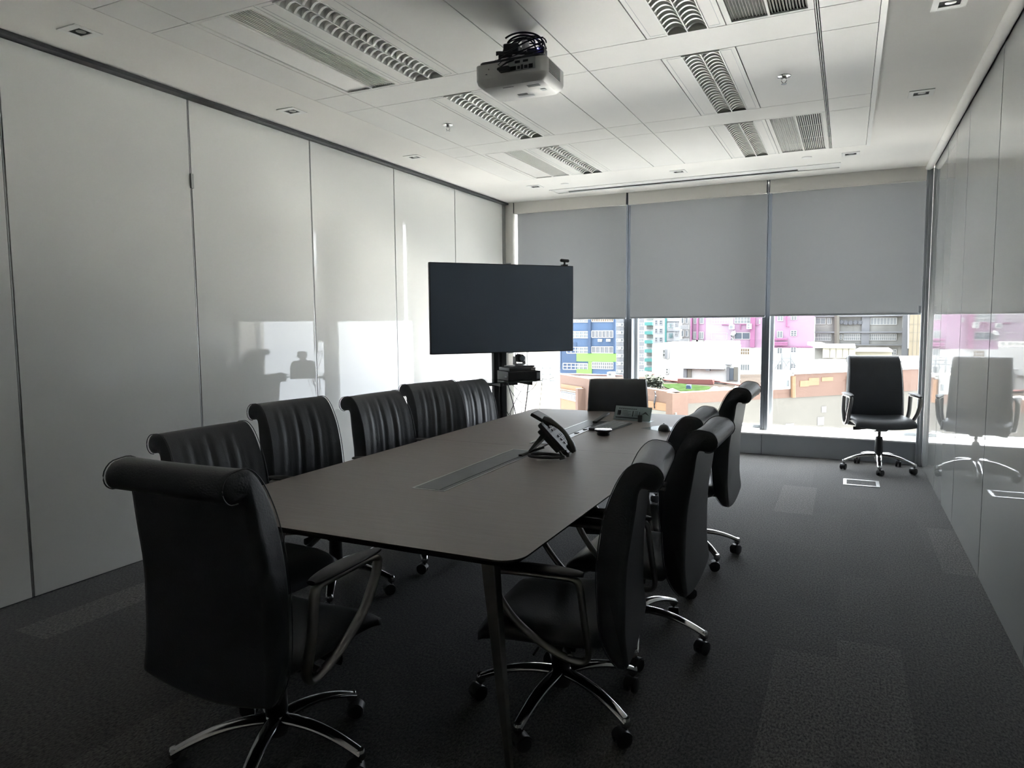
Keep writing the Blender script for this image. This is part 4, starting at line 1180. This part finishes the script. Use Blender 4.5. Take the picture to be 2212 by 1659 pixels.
# white rooftop house
pw = onz(1480, 826, ZT - .45); fW = FY(pw.y)
W_ = thing('rooftop_house', 'plain white rooftop house with two doors, on the roof terrace', 'building')
wall(fW, (1408.5, 744, 1599.5, 826), 6, 'wall', E_white, W_, zlow=ZT - .45)
window(fW, (1432, 755, 1440, 771), 1, 2, W_); panel(fW, (1440, 754, 1446, 774), E_grey, W_, 'shutter', .5)
window(fW, (1439, 795.5, 1444, 807), 1, 2, W_)
panel(fW, (1477, 797, 1484, 825), E_grey, W_, 'door', .12); panel(fW, (1484, 798, 1485, 825), E_dark, W_, 'door_gap', .14); panel(fW, (1485.5, 797, 1494, 825), E_beige, W_, 'door', .12)
panel(fW, (1576.5, 795, 1585, 821), E_dkgl, W_, 'door', .12); panel(fW, (1585.5, 793, 1594, 822), E_beige, W_, 'door', .12); panel(fW, (1570, 793, 1576, 822), E_grey, W_, 'door_frame', .14)
panel(fW, (1478, 795.5, 1566, 796.8), E_grey, W_, 'canopy', .35); panel(fW, (1526, 795.5, 1535, 800.5), E_grey, W_, 'vent_box', .3); panel(fW, (1569, 786, 1580, 788), E_grey, W_, 'lintel', .4)
bar3(fW, [(1415, 807.5), (1412.5, 808), (1412.5, 817.5), (1440, 820), (1470, 825)], .07, E_red, W_, 'pipe', .3)
wz = fW.at(1500, 743.4)[1]
for k in range(7):
    x = 1524.5 + k * 11.0
    f_ = FY(pw.y + 1.0)
    ac_unit(f_, (x, 735.8, x + 9, 743.2), ('leftmost', 'second from left', 'third from left', 'middle', 'third from right', 'second from right', 'rightmost')[k] + ' of the seven white air conditioners on the rooftop house', 0, 1, 'row of air conditioners on the white rooftop house')

# things lying on the terrace
def flat(name, pts, z, h, m, lab, cat):
    q = [onz(x, y, z) for (x, y) in pts]
    o = B().prism([(v.x, v.y) for v in q], z, z + h, 'z').build(name, m, smooth=False); tag(o, lab, cat); return o
ZD = ZT - .45
tag(flat('lawn', [(1428, 831), (1470, 829.5), (1492, 832), (1532, 836), (1538, 842), (1532, 851), (1478, 851), (1462, 846), (1438, 838)], ZD, .04, E_grass, 'strip of green artificial lawn on the roof terrace', 'lawn'), 'strip of green lawn on the roof terrace before the white house', 'lawn')
sh = B(); rnd = random.Random(2)
for k in range(260):
    p = onz(rnd.uniform(1396, 1431), rnd.uniform(839, 844), ZD); s_ = rnd.uniform(.12, .3)
    c_ = Vector((p.x, p.y, ZD + rnd.uniform(.1, .75)))
    a_ = Matrix.Rotation(rnd.uniform(0, 6), 3, 'Z') @ Matrix.Rotation(rnd.uniform(-1, 1), 3, 'X')
    sh.add([c_ + a_ @ Vector(v) * s_ for v in ((-.5, -.3, 0), (.5, -.3, .1), (.5, .3, 0), (-.5, .3, -.1), (0, 0, .5))], [(0, 1, 2, 3), (0, 1, 4), (1, 2, 4), (2, 3, 4), (3, 0, 4)])
tag(sh.build('planted_shrub', E_leaf, smooth=False), 'dark green low shrub bed at the left edge of the roof terrace', 'shrub')
def crate(px, py, sx, sy, h, m, lab, cat, name='crate', rz=0):
    p = onz(px, py, ZD); o = B().box(-sx / 2, sx / 2, -sy / 2, sy / 2, 0, h).build(name, m, loc=(p.x, p.y, ZD), rot=(0, 0, rz), bevel=.03, seg=1); tag(o, lab, cat)
crate(1488, 841, .30 * .9, .3, .28, E_blue2, 'small dark grey tub on the rooftop lawn', 'tub', 'tub'); 
for (px, py, sx, rz, lab) in ((1545, 846, 1.0, .3, 'crumpled white sheet left of the stacked sheets on the terrace'), (1568, 846, 1.5, -.2, 'white sheet pile nearest the far right-hand chair top'), (1450, 849, 1.0, .1, 'low white sheet beside the shrub bed'), (1592, 845, .9, .5, 'folded white sheet right of the sheet pile')):
    p = onz(px, py, ZD); b = B(); N = 8; vs = []
    for i in range(N):
        for j in range(N): vs.append(((i / 7 - .5) * sx, (j / 7 - .5) * .9, .04 + .32 * (1 - abs(i / 7 * 2 - 1)) * (1 - abs(j / 7 * 2 - 1)) * rnd.uniform(.6, 1.3)))
    vs2 = [(x, y, 0) for (x, y, z) in vs]; O = N * N
    fs = [(i * N + j, (i + 1) * N + j, (i + 1) * N + j + 1, i * N + j + 1) for i in range(N - 1) for j in range(N - 1)]
    b.add(vs, fs); o = b.build('white_sheet', E_white, loc=(p.x, p.y, ZD), rot=(0, 0, rz), smooth=False); tag(o, lab, 'sheet', 'white sheets on the roof terrace')
pp_ = B()
for (a, c_) in (((1405, 822), (1480, 829)), ((1495, 829.5), (1600, 826)), ((1560, 830), (1640, 838)), ((1600, 836), (1700, 840)), ((1540, 827), (1600, 836))):
    p, q_ = onz(*a, ZD), onz(*c_, ZD); pp_.tube([(p.x, p.y, ZD + .12), (q_.x, q_.y, ZD + .12)], .05, 6)
tag(pp_.build('roof_pipe', E_red), 'thin reddish pipes running across the roof terrace', 'pipe')
crate(1503, 829.5, 2.2, .5, .35, E_red, 'low red-brown bench or trough before the white rooftop house', 'trough', 'trough')

# blue building
fB = FY(72.0)
BB = thing('blue_building', 'blue factory building with a bright green band, left of the first post', 'building')
wall(fB, (1120, 640, 1331, 812), 14, 'wall', E_blue, BB, zlow=-25)
panel(fB, (1246, 763.5, 1331.5, 781), E_green, BB, off=.12); panel(fB, (1271.6, 781, 1279, 798), E_green, BB, off=.12); panel(fB, (1246, 797.5, 1279, 812), E_green, BB, off=.12)
panel(fB, (1271.5, 640, 1277.5, 763), E_blue2, BB, 'pier', .25); panel(fB, (1326.5, 640, 1331, 763), E_blue2, BB, 'pier', .25); panel(fB, (1326.5, 781.5, 1331, 812), E_blue2, BB, 'pier', .25); panel(fB, (1212, 740, 1246, 812), E_blue2, BB, off=.05)
for rc, nx, ny, gm in (((1225, 686, 1271, 696), 5, 2, None), ((1278.5, 686, 1325.5, 695), 10, 1, E_tanw), ((1225, 716, 1271, 730), 5, 2, None), ((1278.5, 714.5, 1325, 729), 6, 1, E_grey), ((1225, 750, 1271, 763), 5, 2, None),
                      ((1278.5, 749, 1325.5, 762.5), 5, 1, E_grey), ((1217, 785, 1270, 798), 6, 2, None), ((1279.5, 782.5, 1325, 796.5), 10, 2, None), ((1278.5, 650, 1325.5, 662), 5, 2, None), ((1225, 650, 1271, 662), 5, 2, None)):
    window(fB, rc, nx, ny, BB, fm=E_frame, gm=gm, bar=.075)
ac_unit(fB, (1294, 732.3, 1302, 738), 'left one of two white air conditioners on the blue building'); ac_unit(fB, (1312, 732, 1320, 737.7), 'right one of two white air conditioners on the blue building')
# white wall strip below the blue building
fw2 = FY(60.0); LW = thing('low_roof_wall', 'low white roof wall with pipes and a vent box, in front of the blue building', 'wall')
wall(fw2, (1180, 808.5, 1345, 830), .5, 'wall', E_white, LW, zlow=-25); wall(fw2, (1375, 804, 1412, 825), .5, 'wall', E_white, LW, zlow=-25)
panel(fw2, (1180, 808.5, 1345, 810.2), E_red, LW, 'coping', .1); panel(fw2, (1317, 803, 1329.5, 817), E_white, LW, 'vent_box', .8); panel(fw2, (1321, 805.5, 1326, 809), E_glass, LW, 'vent_opening', .85)
# grey tower
fG = FY(114.0)
G = thing('grey_tower', 'pale grey apartment tower with small stacked windows, behind the first post', 'building')
wall(fG, (1331, 620, 1392.5, 815), 15, 'wall', E_grey, G, zlow=-25)
for k in range(8):
    y = 698.3 + k * 16.75
    if k < 8:
        window(fG, (1332, y, 1347, y + 6), 3, 1, G, bar=.075); window(fG, (1380.5, y - .8, 1391.5, y + 6), 2, 1, G, bar=.075)
        panel(fG, (1338, y + .5, 1342, y + 6), E_white, G, 'shade', .6)
# teal-balconied tower
fT = FY(98.0)
T = thing('teal_tower', 'white tower with turquoise balconies, right of the first post', 'building')
wall(fT, (1391.5, 620, 1412, 815), 14, 'wall', E_white, T, zlow=-25)
for k in range(6):
    y = 696 + k * 19.5; panel(fT, (1395, y, 1411.5, y + 6.8), E_teal, T, 'balcony_panel', .7); panel(fT, (1397, y + 7.2, 1411.5, y + 15), E_conc, T, 'balcony_recess', .1)
panel(fT, (1396, 687, 1411.5, 691), E_conc, T, 'balcony_recess', .1)
# sign building
fS = FY(88.0)
Sg = thing('sign_building', 'white factory building with a turquoise stripe and upright characters', 'building')
wall(fS, (1411.5, 620, 1470, 790), 14, 'wall', E_white, Sg, zlow=-25); wall(fS, (1469, 620, 1494, 790), 14, 'wing_wall', E_white, Sg, zlow=-25, off=1.2)
panel(fS, (1437, 660, 1440.7, 743), E_teal, Sg, 'stripe', .15)
for y in (694, 715, 736.5): panel(fS, (1441, y, 1467, y + .9), E_glass, Sg, 'groove', .12)
for (x0, x1) in ((1415.5, 1420), (1425, 1431)):
    for y in (692, 710, 729): window(fS, (x0, y, x1, y + 9), 1, 2, Sg)
for y in (694.5, 715.5, 736.5): window(fS, (1458.8, y, 1464, y + 9.3), 2, 2, Sg)
for x in (1472.5, 1481.5):
    for y in (686, 714.5): window(fS, (x, y, x + 4.5, y + 12), 1, 1, Sg)
    for y in (702.5, 732): window(fS, (x - 2, y, x + 6, y + 8.5), 5, 2, Sg, gm=E_conc)
def sign_char(ch, px, py, size_px):
    cu = bpy.data.curves.new('sign_character', 'FONT'); cu.body = ch; cu.align_x = 'CENTER'; cu.align_y = 'CENTER'; cu.extrude = .05
    s_, z = fS.at(px, py); sz = abs(fS.at(px, py - size_px / 2)[1] - fS.at(px, py + size_px / 2)[1]); cu.size = sz * 1.08
    tmp = bpy.data.objects.new('sign_character', cu); C.objects.link(tmp)
    dg_ = bpy.context.evaluated_depsgraph_get(); me = bpy.data.meshes.new_from_object(tmp.evaluated_get(dg_))
    bpy.data.objects.remove(tmp)
    o = bpy.data.objects.new('sign_character', me); C.objects.link(o); me.materials.clear(); me.materials.append(mat('ext_sign_teal', (.06, .12, .12), .7)); o.parent = Sg
    o.location = (fS.P.x + s_, fS.P.y - .2, z); o.rotation_euler = (pi / 2, 0, 0)
sign_char('\u5de5', 1449.8, 704.5, 11); sign_char('\u696d', 1449.8, 726, 11); sign_char('\u5927', 1449.8, 747.5, 11)
# pink building
fP = FY(80.0)
P_ = thing('pink_building', 'bright pink factory building with a white lower storey', 'building')
wall(fP, (1493, 620, 1760, 751), 16, 'wall', E_pink, P_); wall(fP, (1493, 751, 1760, 830), 16, 'lower_wall', E_white, P_, zlow=-25)
panel(fP, (1493.5, 640, 1496.5, 745), E_pinkd, P_, 'pier', .5); panel(fP, (1506.5, 640, 1510, 745), E_pinkd, P_, 'pier', .5)
panel(fP, (1525, 620, 1585, 745), E_pinkl, P_, off=.06); panel(fP, (1622, 640, 1632, 750), E_pinkd, P_, 'pier', .4)
panel(fP, (1496, 734, 1521, 741), E_conc, P_, 'sill_band', .5)
for rc, nx, ny, gm in (((1499, 685, 1505, 699), 1, 1, None), ((1512, 685, 1520, 699), 1, 1, None), ((1498, 717, 1505, 731.5), 2, 1, None), ((1510.5, 717, 1519.5, 732), 2, 1, None),
                      ((1538, 685.5, 1571.5, 699), 6, 2, E_tanw), ((1587, 684.5, 1620.5, 698.5), 5, 2, None), ((1537, 719.5, 1571, 733), 1, 1, E_dkgl), ((1587, 718.5, 1620, 732.5), 2, 1, E_dkgl),
                      ((1680, 681, 1691.5, 693), 2, 1, None), ((1709.5, 680, 1721, 690.5), 2, 3, E_dkgl), ((1679, 715.5, 1690.5, 729.5), 2, 1, None), ((1708.5, 714.5, 1720.5, 725.5), 2, 3, E_dkgl),
                      ((1679, 751.5, 1689.5, 764), 2, 1, None), ((1708.5, 750.5, 1719.5, 761), 2, 3, E_dkgl), ((1678.5, 786, 1688, 798.5), 2, 1, None), ((1708.5, 785.5, 1718.5, 795), 2, 3, E_dkgl),
                      ((1600, 753, 1619, 766), 4, 2, E_tanw), ((1600, 787, 1619, 800), 4, 1, None), ((1640, 690, 1642.5, 699), 1, 1, None)):
    window(fP, rc, nx, ny, P_, gm=gm, bar=.06)
bar3(fP, [(1584, 734), (1583.5, 724), (1585, 719), (1590, 718)], .22, E_white, P_, 'duct', .5)
bar3(fP, [(1575, 702), (1560, 701.5)], .06, E_pinkd, P_); bar3(fP, [(1600, 700), (1600, 712)], .06, E_pinkd, P_); bar3(fP, [(1600, 700), (1640, 702)], .06, E_pinkd, P_)
for y in (733, 741, 744.5): bar3(fP, [(1671, y), (1702, y - .5)], .14, E_pinkd, P_, 'pipe', .3)
bar3(fP, [(1699.5, 680), (1699.5, 706), (1706, 706)], .10, E_pinkd, P_, 'pipe', .3); bar3(fP, [(1660, 749.5), (1760, 749)], .05, E_pinkd, P_, 'pipe', .1)
ac_unit(fP, (1577, 701.5, 1588, 711), 'square white air conditioner between the upper windows of the pink building', .3); ac_unit(fP, (1614.5, 699, 1625, 710.5), 'two-fan air conditioner right of the grey window on the pink building', .3, 2)
# weathered concrete building
fC = FY(84.0)
Cn = thing('weathered_building', 'stained grey concrete factory with long window strips, behind the lone chair', 'building')
wall(fC, (1760, 620, 1952, 830), 16, 'wall', E_conc, Cn, zlow=-25); wall(fC, (1948, 620, 1962, 830), 14, 'side_bay', E_grey, Cn, zlow=-25, off=-.6)
for y, h in ((681, 3), (716, 3), (744, 1.5)): panel(fC, (1760, y, 1948, y + h), E_grey, Cn, 'ledge', .6)
for rc, nx, ny in (((1762, 687, 1783, 700), 2, 1), ((1787, 687, 1796, 700), 2, 1), ((1880, 686.5, 1937, 701), 8, 1), ((1761, 721, 1795, 736), 9, 2), ((1823, 721, 1861, 735), 9, 2), ((1878, 721, 1936, 735), 13, 2), ((1848, 753, 1925, 758), 16, 1), ((1926, 755, 1936, 766), 2, 2), ((1814, 723, 1819, 733), 1, 2)):
    window(fC, rc, nx, ny, Cn, bar=.06)
for (y0, y1) in ((684, 708), (718, 750)): window(fC, (1950, y0, 1961, y1), 1, 2, Cn, gm=E_grey)
panel(fC, (1861, 684, 1878, 745), E_grey, Cn, 'pier', .3); bar3(fC, [(1808, 676), (1808, 750)], .28, E_beige, Cn, 'downpipe', .5); bar3(fC, [(1962.5, 676), (1962, 752)], .15, E_white, Cn, 'downpipe', .9)
for k, (x, y) in enumerate(((1817.5, 695.5), (1827, 697), (1837, 697), (1848, 696.5), (1857.5, 696.5))):
    a_, z = fC.at(x, y); r = .24 * .95; mt_ = fC.mtx(); ctr = mt_ @ Vector((a_, 0, z))
    t = thing('exhaust_fan', ('leftmost', 'second from left', 'middle', 'second from right', 'rightmost')[k] + ' of the five round dark exhaust fans on the weathered building', 'fan', ctr, 0, 'row of exhaust fans on the weathered building')
    rg = B(); rg.tube([(0, -.35, 0), (0, -.05, 0)], .24, 20); rg.build('housing', E_dark, t)
    bl = B()
    for q in range(4): bl.box(-.02, .20, -.37, -.355, -.03, .03, Matrix.Rotation(q * pi / 2 + k, 4, 'Y'))
    bl.build('blades', E_grey, t)
# tan building at the right end
fN = FY(78.0); N_ = thing('tan_building', 'tan rendered building at the right edge of the window', 'building')
wall(fN, (1964, 620, 2100, 830), 12, 'wall', E_tan, N_, zlow=-25)
for y in (700, 718, 737): panel(fN, (1964, y, 2100, y + .6), E_beige, N_, 'groove', .03)
for x in (1973, 1982): panel(fN, (x, 640, x + .5, 790), E_beige, N_, 'joint', .03)
# cream tank house and low sheds
fK = FY(62.0); K_ = thing('tank_house', 'cream rooftop tank house on a grey block, left of the lone chair', 'building')
wall(fK, (1759.5, 752, 1800, 802), 6, 'wall', E_conc, K_, zlow=-25); wall(fK, (1800, 771, 1850, 802), 6, 'wall', E_white, K_, zlow=-25); wall(fK, (1778, 751, 1847, 772), 7, 'tank_box', E_cream, K_, off=-1.0)
wall(fK, (1758, 748.5, 1848, 751), 7.2, 'roof', E_white, K_, off=-1.2); wall(fK, (1760, 741.5, 1782, 749), 4, 'small_tank', E_cream, K_)
for x in (1793, 1806, 1820, 1833): panel(fK, (x, 752, x + .8, 771), E_beige, K_, 'rib', 1.05)
window(fK, (1816, 781, 1834, 797), 2, 2, K_, fm=E_beige, gm=E_white)
fL = FY(66.0); L_s = thing('cream_shed', 'long low cream roof shed behind the lone chair', 'building')
wall(fL, (1847, 759.5, 1926, 800), 6, 'wall', E_cream, L_s, zlow=-25); wall(fL, (1846, 756.5, 1928, 759.5), 6.3, 'roof', E_white, L_s, off=-.4)
fM = FY(58.0); Ms = thing('yellow_shed', 'pale yellow flat-roofed shed right of the lone chair', 'building')
wall(fM, (1930, 784, 2100, 808), 6, 'wall', E_cream, Ms, zlow=-25); wall(fM, (1930, 779, 2100, 784), 7, 'roof', E_white, Ms, off=-1.0)
for y in (789, 793, 797): bar3(fM, [(1950, y), (1990, y + .5)], .04, E_tan, Ms, 'rail', 1.2)
# antennas
for (px, lab) in ((1688.5, 'left thin roof antenna before the pink building'), (1707.5, 'right thin roof antenna before the pink building')):
    f_ = FY(45.0); s_, z0 = f_.at(px, 803); z1 = f_.at(px, 764)[1]; t = B(); x = s_
    t.tube([(x, 45, z0), (x, 45, z1)], .035, 6)
    for j, w2 in ((.55, .35), (.75, .45), (.9, .3)): z = z0 + (z1 - z0) * j; t.tube([(x - w2, 45, z), (x + w2, 45, z)], .02, 5)
    t.tube([(x, 45, z0 + .8), (x - .5, 45, z0)], .02, 5); t.tube([(x, 45, z0 + .8), (x + .5, 45, z0)], .02, 5)
    tag(t.build('roof_antenna', E_glass), lab, 'antenna', 'roof antennas')
